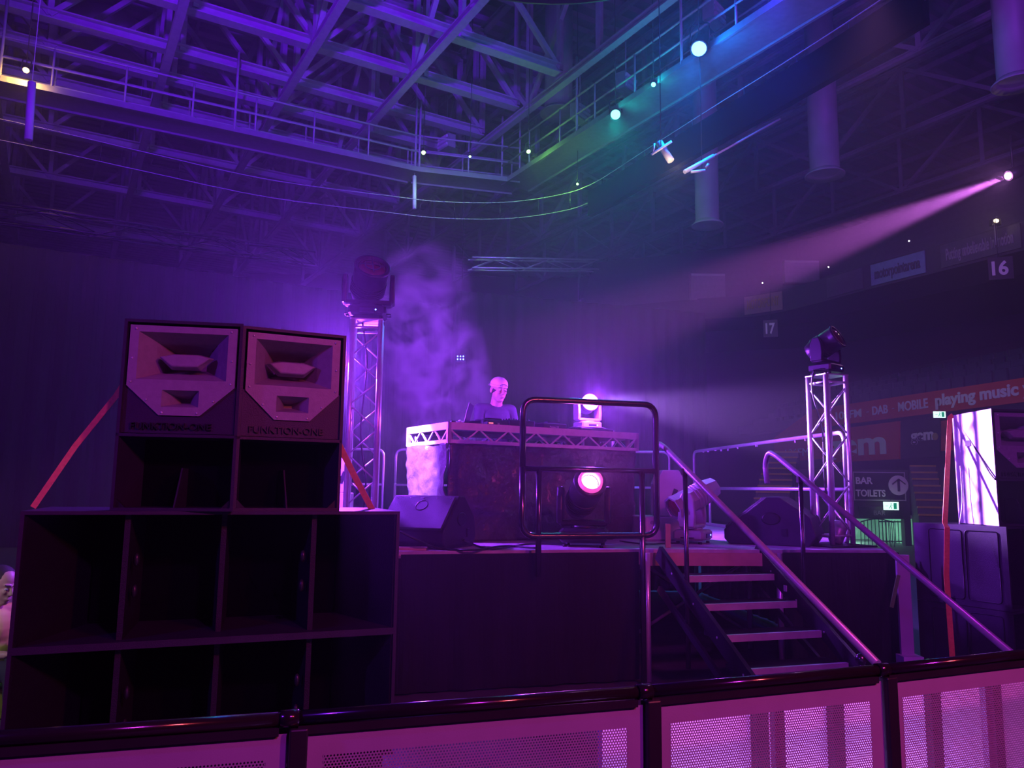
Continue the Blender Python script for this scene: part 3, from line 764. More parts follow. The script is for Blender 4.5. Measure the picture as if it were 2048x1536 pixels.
def skirt(a, b, z1, lab, off=.05, gap=0):
    a, b = Vector((*a,0)), Vector((*b,0)); L = (b-a).length; d = (b-a)/L; n = Vector((d.y,-d.x,0)); k = int(L/.04)
    top, bot = [], []
    for i in range(k+1):
        s = L*i/k; w = .014*math.sin(s*26)+.010*math.sin(s*11+1)
        top.append(a+d*s+n*(off+w*.3)+Vector((0,-9,z1))); bot.append(a+d*s+n*(off+w)+Vector((0,-9,.02)))
    mid = [(p+q)/2 for p, q in zip(top, bot)]
    o = MB().rings([top, mid, bot], caps=False, closed=False).build('skirt', m_skirt, st, thick=.008); o['label'] = lab
skirt((-3.0,5.70),(-.88,6.34),ZS-.05,'black cloth skirt behind the bass cabinets')
skirt((-.88,6.34),(1.10,6.89),ZS-.02,'black cloth skirt between bass cabinets and stairs')
skirt((2.40,7.02),(3.45,7.12),ZS-.02,'black cloth skirt right of the stairs')
skirt((3.45,7.12),(2.97,12.5),ZS-.02,'black cloth skirt round the side')
skirt((2.95,12.6),(-3.0,12.85),ZS-.02,'black cloth skirt along the back')
skirt((-3.0,12.8),(-3.0,5.75),ZS-.02,'black cloth skirt behind the speaker side')
for x, y in ((1.19,6.86),(2.38,7.0),(1.3,8.2),(2.5,8.3),(1.2,9.6),(-.9,6.6),(-2.85,5.9),(3.3,7.4),(2.9,12.3),(-2.85,12.5),(0,12.5)):
    MB().tube([SL(x,y,0), SL(x,y,ZS-.03)], .028).build('leg', m_alu, st)
br = MB(); br.tube([SL(1.3,8.2,.15), SL(2.5,8.3,.9)], .018).tube([SL(1.3,8.2,.9), SL(2.5,8.3,.15)], .018); br.tube([SL(1.3,8.2,.5), SL(1.2,9.6,.5)], .018)
br.build('brace', m_alu, st)
# measuring-stick like end posts standing on the deck corner either side of the stairs
for (px, py, lab) in ((1336,1095,'short pale striped end post left of the stair top'),(1537,1090,'short pale striped end post right of the stair top')):
    P = atz(px, py, ZS)
    mb = MB().box((0,0,.10),(.045,.03,.22))
    for k in range(5): mb.box((0,-.002,.02+.04*k),(.047,.031,.006))
    o = mb.build('end_post', m_beam, loc=P); tag(o, lab, 'post')
# ---------------------------------------------------------------- booth
ub, vb = Vector((.857,.515,0)), Vector((-.515,.857,0)); BC = Vector((-.60,7.41,ZS)); BL, BW, BH = 2.32, .95, 1.135
BYAW = math.atan2(ub.y, ub.x)
bt = thing('dj_booth', 'long booth of a truss-edged deck over black wrinkled cloth, centre stage', 'booth', BC, BYAW)
MB().box((BL/2,BW/2,BH-.01),(BL-.02,BW-.02,.02)).build('deck_top', m_black, bt)
def deckside(a, b, lab=None):
    a, b = Vector(a), Vector(b); L = (b-a).length; d = (b-a)/L
    m = MB(); m.bar(a+Vector((0,0,BH-.035)), b+Vector((0,0,BH-.035)), .035, .07); m.bar(a+Vector((0,0,BH-.185)), b+Vector((0,0,BH-.185)), .035, .035)
    m.bar(a+Vector((0,0,BH-.2)), a+Vector((0,0,BH)), .036, .036, (1,0,0)); m.bar(b+Vector((0,0,BH-.2)), b+Vector((0,0,BH)), .036, .036, (1,0,0))
    k = max(2, int(round(L/.165)))
    for i in range(k):
        z0, z1 = (BH-.07, BH-.17) if i % 2 == 0 else (BH-.17, BH-.07)
        m.bar(a+d*(L*(i+.1)/k)+Vector((0,0,z0)), a+d*(L*(i+.9)/k)+Vector((0,0,z1)), .014, .014)
    m.build('truss_side', m_boothalu, bt)
deckside((0,0,0),(BL,0,0)); deckside((0,BW,0),(0,0,0)); deckside((BL,0,0),(BL,BW,0)); deckside((BL,BW,0),(0,BW,0))
random.seed(3)
def cloth(a, b, z0, z1, amp, name, m, seed, nx=70, nz=34):
    a, b = Vector(a), Vector(b); L = (b-a).length; d = (b-a)/L; n = Vector((d.y,-d.x,0))
    from mathutils import noise
    rows = []
    for j in range(nz+1):
        v = j/nz; row = []
        for i in range(nx+1):
            s = L*i/nx
            q = noise.noise(Vector((s*2.2+seed, v*3.1+s*1.5, seed)))*amp + noise.noise(Vector((s*7-v*5, v*8+s*4, seed+3)))*amp*.45
            if abs(v-.62) < .02: q += amp*.35
            row.append(a + d*s + n*(q+.012) + Vector((0,0,z1+(z0-z1)*v)))
        rows.append(row)
    o = MB(); o.rings(rows, caps=False, closed=False, smooth=True)
    return o.build(name, m, bt, thick=.004)
cloth((0,-.0,0),(BL-.04,0,0), .0, BH-.2, .035, 'front_cloth', m_cloth, 2.0)
cloth((0,BW,0),(0,0,0), .0, BH-.2, .055, 'side_cloth', m_cloth, 9.0, 44, 40)
for x, y in ((.06,.08),(BL-.06,.08),(.06,BW-.08),(BL-.06,BW-.08)): MB().tube([(x,y,0),(x,y,BH-.03)], .025).build('leg', m_alu, bt)
# gear on the booth (all in booth axes)
def onbooth(x, y): p = BC + ub*x + vb*y; return Vector((p.x, p.y, ZS+BH))
def player(x, y, lab):
    t = thing('media_player', lab, 'player', onbooth(x, y), BYAW + PI)
    MB().cbox((0,0,.045),(.31,.36,.07),.008).build('body', m_black, t)
    MB().lathe([(.10,.08),(.103,.085),(.103,.094),(.06,.096),(.06,.092)], 28, Matrix.Translation((0,-.05,0))).build('jog_wheel', m_blackm, t)
    MB().box((0,.12,.09),(.16,.07,.018)).build('display', m_screen, t)
    for k in range(2): MB().lathe([(.012,.08),(.012,.088)], 10, Matrix.Translation((-.125,-.13+.04*k,0))).build('button', m_silver, t)
    tx = text('Pioneer DJ', .026, m_letter, t, face_matrix((.07,.1815,.03),(-1,0,0)))
    for sx in (-.12,.12): MB().lathe([(.015,0),(.015,.012)], 8, Matrix.Translation((sx,.14,0))).build('foot', m_rubber, t)
player(.70, .50, 'black media player with jog wheel beside the laptop'); player(1.42, .46, 'black media player with jog wheel, right of the mixer')
t = thing('dj_mixer', 'black mixer with rows of knobs between the two players', 'mixer', onbooth(1.02,.50), BYAW + PI)
MB().cbox((0,0,.05),(.32,.38,.09),.008).build('body', m_black, t)
for r_ in range(4):
    for c_ in range(5): MB().lathe([(.010,.094),(.008,.112)], 8, Matrix.Translation((-.12+.06*c_, .12-.055*r_, 0))).build('knob', m_rubber, t)
for c_ in range(4): MB().box((-.09+.06*c_,-.13,.1),(.012,.02,.014)).build('fader', m_silver, t)
t = thing('turntable', 'wide low black deck with a soft cover at the booth end', 'turntable', onbooth(1.98,.45), BYAW)
MB().cbox((0,0,.03),(.46,.38,.05),.01).build('plinth', m_black, t)
MB().ell((0,0,.055),(.25,.19,.03),20,6).build('cover', m_rubber, t)
t = thing('laptop', 'open dark laptop seen from behind, tilted on the booth', 'laptop', onbooth(.36,.60), BYAW + PI + .95)
MB().box((0,-.0,.01),(.34,.24,.018)).build('keyboard_base', m_silver, t, bevel=.004)
q = Matrix.Translation((0,.12,.015)) @ Matrix.Rotation(math.radians(-14), 4, 'X')
MB().box((0,0,.12),(.34,.008,.24), 0, q).build('lid', m_screen, t, bevel=.003)
t = thing('cable_box', 'small black box with orange lit tip at the booth corner', 'box', onbooth(.55,.16), BYAW)
MB().box((0,0,.02),(.12,.08,.04)).build('body', m_black, t, bevel=.004)
MB().box((-.02,-.042,.025),(.05,.006,.014)).build('indicator', emis('orange_led',(1,.2,.05),.9), t)
t = thing('microphone', 'small pale microphone lying on the booth corner', 'microphone', onbooth(.09,.14), BYAW+.5)
MB().tube([(0,0,.02),(.14,0,.02)], [.010,.014]).build('handle', m_black, t); MB().ell((.16,0,.024),(.024,.024,.024)).build('head', m_alu, t)
# ---------------------------------------------------------------- light towers
def tower(loc, h, w, rz, label):
    t = thing('truss_tower', label, 'truss tower', loc, rz)
    MB().box((0,0,.008),(w+.30,w+.30,.016)).build('base_plate', m_blackm, t)
    MB().box((0,0,h-.006),(w+.04,w+.04,.012)).build('top_plate', m_alu, t)
    cs = [(-w/2,-w/2),(w/2,-w/2),(w/2,w/2),(-w/2,w/2)]
    for x, y in cs: MB().tube([(x,y,.02),(x,y,h-.012)], .025, 12).build('chord', m_alu, t)
    l = MB(); n = int(round(h/.26))
    for f in range(4):
        a, b = cs[f], cs[(f+1)%4]
        for z in (.10, h-.08): l.tube([(a[0],a[1],z),(b[0],b[1],z)], .011, 6)
        for i in range(n):
            z0, z1 = .12+(h-.24)*i/n, .12+(h-.24)*(i+1)/n
            if (i+f) % 2: l.tube([(a[0],a[1],z0),(b[0],b[1],z1)], .008, 6)
            else: l.tube([(b[0],b[1],z0),(a[0],a[1],z1)], .008, 6)
    l.build('lattice', m_alu, t)
    return t
TL = Vector((-1.345,7.05,ZS)); TLH = 2.03
TR = Vector((3.125,7.62,ZS)); TRH = 1.66
tower(TL, TLH, .25, math.radians(8), 'tall silver truss tower standing beside the speaker stack')
tower(TR, TRH, .245, math.radians(20), 'shorter silver truss tower at the right end of the stage')
def cable(pts, r, m, label, name='cable', cat='cable', group=None):
    pts = [Vector(p) for p in pts]; P = smooth_path(pts, 5)
    o = MB().tube(P, r, 6).build(name, m, recentre=True); tag(o, label, cat, group); return o
cable([TL+Vector((-.05,0,TLH)), TL+Vector((.0,.03,TLH-.4)), TL+Vector((-.03,.02,1.0)), TL+Vector((.04,.0,.5)), TL+Vector((-.02,.03,.05))], .008, m_black, 'black cable hanging down inside the tall truss tower')
cable([TR+Vector((-.14,-.05,TRH+.05)), TR+Vector((-.15,0,TRH-.15)), TR+Vector((-.05,.03,1.1)), TR+Vector((-.04,.05,.6)), TR+Vector((.02,.03,.05))], .009, m_black, 'black cable looping down inside the shorter truss tower')
t = thing('uplight', 'small dark uplight clamped inside the foot of the tall tower', 'stage light', TL+Vector((0,0,.02)), .4)
MB().lathe([(.05,0),(.07,.03),(.075,.15),(.06,.16),(.05,.14)], 14, Matrix.Rotation(.5,4,'Y')).build('can', m_black, t); MB().lathe([(.05,.145),(.05,.155)], 12, Matrix.Rotation(.5,4,'Y')).build('lens', m_lens_dark, t)
t = thing('uplight', 'small pale uplight in the foot of the shorter tower', 'stage light', TR+Vector((0.02,0.02,.02)), .4)
MB().lathe([(.05,0),(.07,.03),(.075,.2),(.06,.22),(.05,.2)], 14, Matrix.Rotation(.4,4,'Y')).build('can', m_silver, t); MB().lathe([(.05,.2),(.05,.212)], 12, Matrix.Rotation(.4,4,'Y')).build('lens', m_lens_dark, t)
# ---------------------------------------------------------------- moving head lamps
def moving_head(loc, s, pan, aimv, label, body, lens_m, ring_m=None, hr=.13, hl=.34, yoke_h=.30, barrel='round', crosshair=False, lr=.84):
    t = thing('moving_head_lamp', label, 'stage light', loc, pan)
    bs = MB().cbox((0,0,.07*s+.012),(.34*s,.30*s,.10*s),.02*s).build('base', body, t, loc=(0,0,0))
    f = MB()
    for x in (-1,1):
        for y in (-1,1): f.lathe([(.018,0),(.018,.02)], 8, Matrix.Translation((x*.13*s,y*.11*s,0)))
    f.build('feet', m_rubber, bs)
    dp = MB().box((0,-.152*s,.075*s),(.13*s,.006,.04*s)).build('display', m_screen, bs); MB().ell((.08*s,-.155*s,.08*s),(.007,.004,.007),8,5).build('status_led', m_led_blue, bs)
    for x in (-1,1): MB().tube(rounded([(x*.17*s,-.06*s,.06*s),(x*.21*s,-.06*s,.06*s),(x*.21*s,.06*s,.06*s),(x*.17*s,.06*s,.06*s)], .02*s, 3), .006*s, 6).build('handle', m_blackm, bs)
    zc = (.13+yoke_h)*s; hw = hr*s+.035*s
    MB().lathe([(.10*s,.125*s),(.10*s,.15*s)], 16).build('turntable', body, t)
    yk = MB().cbox((0,0,.165*s),(2*hw+.05*s,.15*s,.045*s),.012*s).build('yoke', body, t)
    for x in (-1,1):
        prof = [(-.075,.16),(.075,.16),(.085,.26),(.075,yoke_h+.12),(.045,yoke_h+.19),(-.045,yoke_h+.19),(-.075,yoke_h+.12),(-.085,.26)]
        MB().prism([(x*(hw), a*s, b*s) for a, b in prof], (x*.045*s,0,0)).build('arm', body, yk, bevel=.012*s)
    pv = Vector((0,0,zc)); av = (Matrix.Rotation(-pan,3,'Z') @ Vector(aimv)).normalized()
    Q = Matrix.Translation(pv) @ av.to_track_quat('Z','Y').to_matrix().to_4x4(); r = hr*s; l = hl*s
    hd_ = MB().lathe([(r*.45,-l*.62),(r*.78,-l*.58),(r*.95,-l*.35),(r*.98,l*.05),(r*1.0,l*.42),(r*1.04,l*.44),(r*1.04,l*.5),(r*(lr+.04),l*.5),(r*lr,l*.46)], 26 if barrel == 'round' else 8, Q, smooth=(barrel=='round')).build('head', body, t)
    fins = MB()
    for k in range(5): fins.lathe([(r*.99,-l*(.30-.07*k)),(r*1.03,-l*(.295-.07*k)),(r*1.03,-l*(.275-.07*k)),(r*.99,-l*(.27-.07*k))], 26 if barrel == 'round' else 8, Q)
    fins.build('cooling_fins', body, hd_)
    le = MB(); le.ell((0,0,0),(r*lr,r*lr,r*.22),20,8); le.build('lens', lens_m, hd_, xf=Q @ Matrix.Translation((0,0,l*.44)))
    if ring_m: MB().lathe([(r*lr,l*.47),(r*(lr+.02),l*.56),(r*(lr+.17),l*.60),(r*(lr+.22),l*.5)], 26, Q, caps=False).build('lens_ring', ring_m, hd_)
    if crosshair:
        c = MB(); c.box((0,0,l*.44+r*.23),(r*1.4,r*.05,r*.04)).box((0,0,l*.44+r*.23),(r*.05,r*1.4,r*.04)); c.tube([(r*.45*math.cos(q),r*.45*math.sin(q),l*.44+r*.2) for q in [2*PI*k/20 for k in range(20)]], r*.03, 5, closed=True)
        c.build('lens_spider', m_blackm, hd_, xf=Q)
    return t, t.matrix_world, Vector(loc) + Vector((0,0,zc)), Vector(aimv).normalized(), l
moving_head(TL+Vector((0,0,TLH)), 1.0, math.radians(6), (.28,-.72,.62), 'black moving head lamp with dark red lens on top of the tall tower', m_black, m_lens_dark, hr=.16, hl=.36, yoke_h=.25, crosshair=True)
moving_head(TR+Vector((0,0,TRH)), .80, math.radians(38), (.62,-.62,.45), 'glossy black moving head lamp on top of the shorter tower', m_black, m_lens_dark, hr=.15, hl=.38, yoke_h=.26)
# black head in front of the booth, lit pink
p = atz(1168,1092,ZS)
r_ = moving_head(p, 1.25, math.radians(-10), (.14,-.88,.46), 'large black moving head lamp with glowing pink lens in front of the booth', m_black, m_lens_pink, m_ring_pink, hr=.115, hl=.40, yoke_h=.24, lr=.56)
lamp('lamp_beam', 'SPOT', r_[2] + r_[3]*.36, (0.8,.10,.85), 85, aim=r_[2]+r_[3]*3, angle=100, blend=1, size=.06)
# silver head right of it
p = atz(1386,1086,ZS)
moving_head(p, 1.0, math.radians(60), (-.86,-.35,-.42), 'grey moving head lamp tipped down to the left, near the stair top', m_silver, m_lens_dark, hr=.125, hl=.50, yoke_h=.30, barrel='oct')
# bright head behind the booth on a case
p = at(1175, 862, 9.35); p0 = Vector((p.x, p.y, ZS))
cs_ = thing('flight_case', 'upright case behind the booth carrying the brightest lamp', 'case', p0, .5)
MB().box((0,0,(p.z-ZS)/2),(.44,.44,p.z-ZS)).build('body', m_blackm, cs_, bevel=.01)
e_ = MB()
for x in (-1,1):
    for y in (-1,1): e_.bar((x*.215,y*.215,0),(x*.215,y*.215,p.z-ZS),.03,.03,(1,0,0))
for zz in (.015,p.z-ZS-.015):
    for x in (-1,1): e_.bar((x*.215,-.215,zz),(x*.215,.215,zz),.03,.03); e_.bar((-.215,x*.215,zz),(.215,x*.215,zz),.03,.03)
e_.build('edging', m_alu, cs_)
rc = moving_head(p, .80, math.radians(25), (.20,-.95,.16), 'small pale moving head lamp blazing white violet behind the booth', m_silver, m_lens_hot, hr=.125, hl=.30, yoke_h=.27)
lamp('lamp_beam', 'SPOT', rc[2] + rc[3]*.30, (0.50,.22,1.0), 9000, aim=(3.9,6.8,2.05), angle=25, blend=.6, size=.06)
lamp('lamp_spill', 'SPOT', rc[2] + rc[3]*.30, (0.34,.06,1.0), 1000, aim=(3.2,8.2,1.3), angle=105, blend=.9, size=.07)
lamp('lamp_halo', 'POINT', rc[2] + rc[3]*.32, (0.30,.035,1.0), 330, size=.07)
# lamp on a stand behind the tall speaker boxes, source of the violet light on the booth side
p0 = Vector((-2.0,7.5,ZS))
sd = thing('lamp_stand', 'dark lamp stand hidden behind the tall speaker boxes', 'stand', p0, .3)
MB().tube([(0,0,.05),(0,0,1.25)], .025).build('pole', m_blackm, sd)
for k in range(3): MB().tube([(0,0,.35),(.4*math.cos(k*2.09),.4*math.sin(k*2.09),.02)], .014).build('leg', m_blackm, sd)
MB().box((0,0,1.26),(.36,.32,.02)).build('tray', m_blackm, sd)
rl = moving_head(p0+Vector((0,0,1.27)), .8, 0, (.75,-.25,-.1), 'violet moving head lamp on the stand behind the tall speaker boxes', m_black, m_lens_hot, hr=.125, hl=.30, yoke_h=.25)
lamp('lamp_beam', 'SPOT', rl[2] + rl[3]*.28, (0.36,.12,1.0), 4500, aim=BC+Vector((-.3,.7,.6)), angle=52, blend=.8, size=.07)
lamp('lamp_halo', 'POINT', rl[2] + rl[3]*.35 + Vector((0,0,.12)), (0.28,.035,1.0), 900, size=.07)
# smoke plume
sm = MB().box((0,0,0),(1.9,1.6,3.2))
ms = bpy.data.materials.new('rising_smoke'); ms.use_nodes = True; nt = ms.node_tree; nt.nodes.remove(nt.nodes['Principled BSDF'])
v = nt.nodes.new('ShaderNodeVolumeScatter'); v.inputs['Anisotropy'].default_value = .2
tc = nt.nodes.new('ShaderNodeTexCoord'); n1 = nt.nodes.new('ShaderNodeTexNoise'); n1.inputs['Scale'].default_value = 2.4; n1.inputs['Detail'].default_value = 5; n1.inputs['Distortion'].default_value = 1.2
nt.links.new(tc.outputs['Object'], n1.inputs['Vector'])
def mth(op, a, b=None, c=None):
    x = nt.nodes.new('ShaderNodeMath'); x.operation = op
    for i, q in enumerate((a, b, c)):
        if q is None: continue
        if isinstance(q, (int, float)): x.inputs[i].default_value = q
        else: nt.links.new(q, x.inputs[i])
    return x.outputs[0]
sx = nt.nodes.new('ShaderNodeSeparateXYZ'); nt.links.new(tc.outputs['Object'], sx.inputs[0])
cx = mth('DIVIDE', mth('ADD', sx.outputs[0], mth('MULTIPLY', mth('SINE', mth('MULTIPLY', sx.outputs[2], 1.6)), .16)), .70)
cy = mth('DIVIDE', sx.outputs[1], .6); cz = mth('DIVIDE', sx.outputs[2], 1.5)
rad = mth('ADD', mth('ADD', mth('MULTIPLY', cx, cx), mth('MULTIPLY', cy, cy)), mth('POWER', mth('ABSOLUTE', cz), 4))
env = mth('MAXIMUM', mth('SUBTRACT', 1.0, rad), 0.0)
nn_ = mth('MAXIMUM', mth('SUBTRACT', n1.outputs['Fac'], .44), 0.0)
nt.links.new(mth('MULTIPLY', mth('MULTIPLY', env, nn_), 22.0), v.inputs['Density'])
nt.links.new(v.outputs[0], nt.nodes['Material Output'].inputs['Volume'])
try: ms.cycles.volume_step_rate = 1.0
except Exception: pass
so = sm.build('smoke_plume', ms, loc=at(868, 715, 9.4)); tag(so, 'pale violet smoke plume rising beside the tall tower', 'smoke', kind='stuff')
# ---------------------------------------------------------------- wedge monitors
def wedge(loc, rz, w, label, d=.56, h=.46):
    t = thing('wedge_monitor', label, 'monitor speaker', loc, rz)
    # side profile in y (front to back), z ; grille slopes up and back
    pf = [(-d*.5,.05),(-d*.44,0.0),(d*.42,0.0),(d*.5,.10),(d*.44,h*.60),(d*.12,h),(-.02,h),(-d*.5,.14)]
    body = MB()
    body.rings([[Vector((-w/2,y,z)) for y,z in pf], [Vector((w/2,y,z)) for y,z in pf]])
    body.build('cabinet', m_cab2, t, bevel=.012)
    a, b = Vector((0,-d*.5,.14)), Vector((0,-.02,h)); q = (b-a).normalized(); nn = Vector((0,-q.z,q.y))
    MB().rings([[a+nn*.004+Vector((-w*.46,0,0))+q*.02, a+nn*.004+Vector((w*.46,0,0))+q*.02, b+nn*.004+Vector((w*.46,0,0))-q*.02, b+nn*.004+Vector((-w*.46,0,0))-q*.02],
                [a+nn*.02+Vector((-w*.45,0,0))+q*.03, a+nn*.02+Vector((w*.45,0,0))+q*.03, b+nn*.02+Vector((w*.45,0,0))-q*.03, b+nn*.02+Vector((-w*.45,0,0))-q*.03]]).build('grille', m_grill, t)
    ring = [a.lerp(b,.68)+nn*.022+Vector((w*.02,0,0)) + Vector((math.cos(k)*.055,0,0)) + q*math.sin(k)*.055 for k in [2*PI*i/20 for i in range(20)]]
    MB().tube(ring, .004, 5, closed=True).build('badge_ring', m_black, t)
    sc = MB()
    for i in range(5): sc.ell(b+nn*.022+Vector((-w*.40+w*.2*i,0,0))-q*.05,(.006,.006,.006),6,4)
    sc.build('screws', m_alu, t)
    for s in (-1,1):
        MB().lathe([(.055,0),(.06,.004),(.048,.006)], 18, Matrix.Translation((s*w/2,.02,h*.55)) @ Matrix.Rotation(s*PI/2,4,'Y') @ Matrix.Diagonal((1,1.5,1,1))).build('handle_cup', m_black, t)
        MB().box((s*(w/2+.004),.14,h*.28),(.01,.05,.07)).build('socket_plate', m_blackm, t)
    return t
wedge((-.73,6.92,ZS), math.radians(-24), .66, 'wedge monitor with grille lit blue green, beside the bass cabinets', d=.60, h=.44)
wedge((2.60,7.75,ZS), math.radians(-120), .50, 'black wedge monitor seen from its end, right of the stair top', d=.86, h=.46)
# drum-fill monitors on pale cases at the back
def fill(loc, rz, ch, cw, label1, label2, mh_=.48):
    c = thing('pale_speaker_case', label1, 'case', loc, rz)
    MB().cbox((0,0,ch/2),(cw,.5,ch),.012).build('body', m_whitecase, c)
    MB().lathe([(.02,0),(.02,.01)], 10, Matrix.Translation((-cw*.38,-.25,ch*.75)) @ Matrix.Rotation(PI/2,4,'X')).build('latch', m_silver, c)
    t = thing('fill_monitor', label2, 'monitor speaker', Vector(loc)+Vector((0,0,ch)), rz)
    pf = [(-.16,0),(.16,0),(.17,.04),(.17,mh_*.7),(.09,mh_),(-.09,mh_),(-.17,mh_*.7),(-.17,.04)]
    MB().rings([[Vector((x,-.17,z)) for x,z in pf],[Vector((x*.7,.17,z)) for x,z in pf]]).build('cabinet', m_whitecase, t, bevel=.01)
    MB().box((-.05,-.175,mh_*.45),(.045,.012,.13),0,Matrix.Rotation(.35,4,'Y')).build('handle_slot', m_black, t)
    MB().box((.06,-.175,mh_*.5),(.045,.012,.13),0,Matrix.Rotation(.35,4,'Y')).build('handle_slot', m_black, t)
fill((1.66,8.35,ZS), .12, .24, .62, 'low pale violet-lit case behind the stair top, right of the booth', 'upright pale monitor speaker on the low case right of the booth')
fill((-1.98,8.7,ZS), .1, .44, .42, 'pale violet-lit case just behind the tall speaker boxes', 'upright pale monitor speaker seen between speaker box and tall tower', .40)
# ---------------------------------------------------------------- guard rails
def loop_rail(a, b, z0, z1, zmid, r, label, posts=(), name='guard_rail', m=None, ztail=None, floor_post=None):
    a, b = Vector(a), Vector(b); L = (b-a).length; d = (b-a)/L; m = m or m_tube
    t = thing(name, label, 'railing', Vector((a.x, a.y, z0)), math.atan2(d.y, d.x)); h = z1-z0
    ring = [(r,0,h*.5),(r,0,h-.0),(L-r,0,h),(L-r,0,0),(r,0,0),(r,0,h*.5)]
    MB().tube(rounded(ring, .12, 6), r, 10).build('loop', m, t)
    MB().tube([(r,0,zmid-z0),(L-r,0,zmid-z0)], r*.9, 8).build('mid_bar', m, t)
    for x, zb, zt_ in posts: MB().tube([(x,0,zb-z0),(x,0,zt_-z0)], r*.95, 8).build('post', m, t)
    return t
ra, rb = at(1045,797,6.45), at(1312,817,6.78)
loop_rail((ra.x-.02,ra.y,0),(rb.x+.02,rb.y,0), 1.225, 2.355, 1.775, .027, 'black steel guard rail loop in front of the booth, left of the stairs', [(.17,.9,1.775),(1.10,0.02,1.775)])
loop_rail((3.34,7.75,0),(2.86,12.2,0), ZS+.02, 2.21, 1.64, .022, 'long side guard rail with scraps of tape, running back behind the shorter tower', [(.6,ZS,1.64),(3.8,ZS,1.64)], m=m_alu)
loop_rail((1.35,12.55,0),(2.55,12.45,0), ZS+.02, 2.21, 1.64, .02, 'rear guard rail loop just right of the booth', [(.6,ZS,1.64)], m=m_alu)
loop_rail((-1.9,12.7,0),(-.5,12.65,0), ZS+.02, 2.21, 1.64, .02, 'rear guard rail loop between tall tower and booth', [(.7,ZS,1.64)], m=m_alu)
loop_rail((-2.95,12.75,0),(-2.06,12.7,0), ZS+.02, 2.21, 1.64, .02, 'rear guard rail loop seen through the tall tower', [(.7,ZS,1.64)], m=m_alu)
tp_ = MB(); random.seed(5)
for i in range(16):
    s = random.uniform(.05,.95); P = Vector((3.34,7.75,2.20)).lerp(Vector((2.86,12.2,2.20)), s); tp_.box(P+Vector((0,0,random.uniform(-.02,.01))), (.012,.03,random.uniform(.02,.045)), random.uniform(0,3))
o = tp_.build('tape_scraps', m_white, recentre=True); tag(o, 'torn white tape scraps stuck along the long side guard rail', 'tape', kind='stuff')
# ---------------------------------------------------------------- stairs
LT = [atz(1400,1160,.91), atz(1437,1216,.72), atz(1482,1275,.53), atz(1535,1340,.34)]
sdv = Vector((.365,-.93,0)).normalized(); wdv = Vector((.955,.295,0)).normalized()
S0 = Vector((1.28,6.80,0)); SW = .98
sr = thing('stage_stairs', 'open metal stairs with pale tread edges leading up to the stage', 'stairs', S0)
def SP(w, s, z): return wdv*w + sdv*s + Vector((0,0,z))
run = .265; rise = .19
for k in range(5):
    z = ZS - rise*(k+1); s = .06 + run*(k+0.85)
    c = [SP(.04,s-.24,z-.035), SP(SW-.06,s-.24,z-.035), SP(SW-.06,s,z-.035), SP(.04,s,z-.035)]
    tr = MB().prism(c, (0,0,.03)).build('tread', m_blackm, sr)
    MB().prism([SP(.04,s-.02,z-.05), SP(SW-.06,s-.02,z-.05), SP(SW-.06,s+.012,z-.05), SP(.04,s+.012,z-.05)], (0,0,.052)).build('nosing', m_tread, tr).parent = tr
for w, nm in ((0.0,'l'),(SW-.02,'r')):
    top, bot = SP(w,.0,ZS-.02), SP(w,1.50,.06)
    m = MB(); up = Vector((0,0,1)); dd_ = (bot-top).normalized(); nn = wdv.cross(dd_)
    m.bar(top, bot, .035, .13, (0,0,1)); m.build('stringer', m_blackm, sr)
    m = MB(); m.bar(top + Vector((0,0,-.30)), bot+Vector((0,0,-.0))+sdv*-.42, .03, .05, (0,0,1))
    m.build('lower_brace', m_blackm, sr)
    for k in range(4): MB().lathe([(.009,0),(.009,.008)], 8, Matrix.Translation(top.lerp(bot,.15+.2*k) - wdv*.02) @ wdv.to_track_quat('Z','Y').to_matrix().to_4x4()).build('bolt', m_alu, sr)
    MB().box((0,0,0),(.035,.006,.05), 0, Matrix.Translation(top.lerp(bot,.27 if w else .80) - wdv*.022) @ Matrix.Rotation(math.atan2(sdv.y,sdv.x),4,'Z')).build('sticker', m_whitecase, sr)
def handrail(A, Bv, hook, posts, label):
    A, Bv = Vector(A), Vector(Bv); O = Vector((A.x, A.y, 0)); d = (Bv-A).normalized()
    t = thing('stair_handrail', label, 'handrail', O)
    hd = Vector((d.x, d.y, 0)).normalized()
    pts = [A - hd*.10 - Vector((0,0,.28)), A - hd*.13 + Vector((0,0,-.10)), A - hd*.06 + Vector((0,0,.01)), A + d*.08, Bv]
    P = rounded(pts, .055, 4)
    MB().tube([p-O for p in P], .024, 10).build('rail', m_hand, t)
    for s, zf in posts:
        q = A.lerp(Bv, s); MB().tube([Vector((q.x,q.y,zf))-O, q-O], .020, 8).build('post', m_tube, t)
        MB().box(q-O+Vector((0,0,-.03)),(.055,.055,.05)).build('clamp', m_blackm, t)
    return t
handrail(at(1322,887,6.88), at(1755,1328,4.35), 1, [(.17,.20)], 'stair handrail nearer the booth, hooked at its top end')
handrail(at(1545,905,7.08), at(2023,1307,4.72), 1, [(.17,.35)], 'stair handrail on the far side, passing in front of the shorter tower')
MB_ = MB().ell((0,0,.03),(.03,.03,.035)).tube([(0,0,-.06),(0,0,.03)], .018)
q_ = at(1722,1330,4.55); o = MB_.build('rail_clamp', m_tube, loc=q_); tag(o, 'dark clamp at the foot of the handrail nearer the booth', 'clamp')
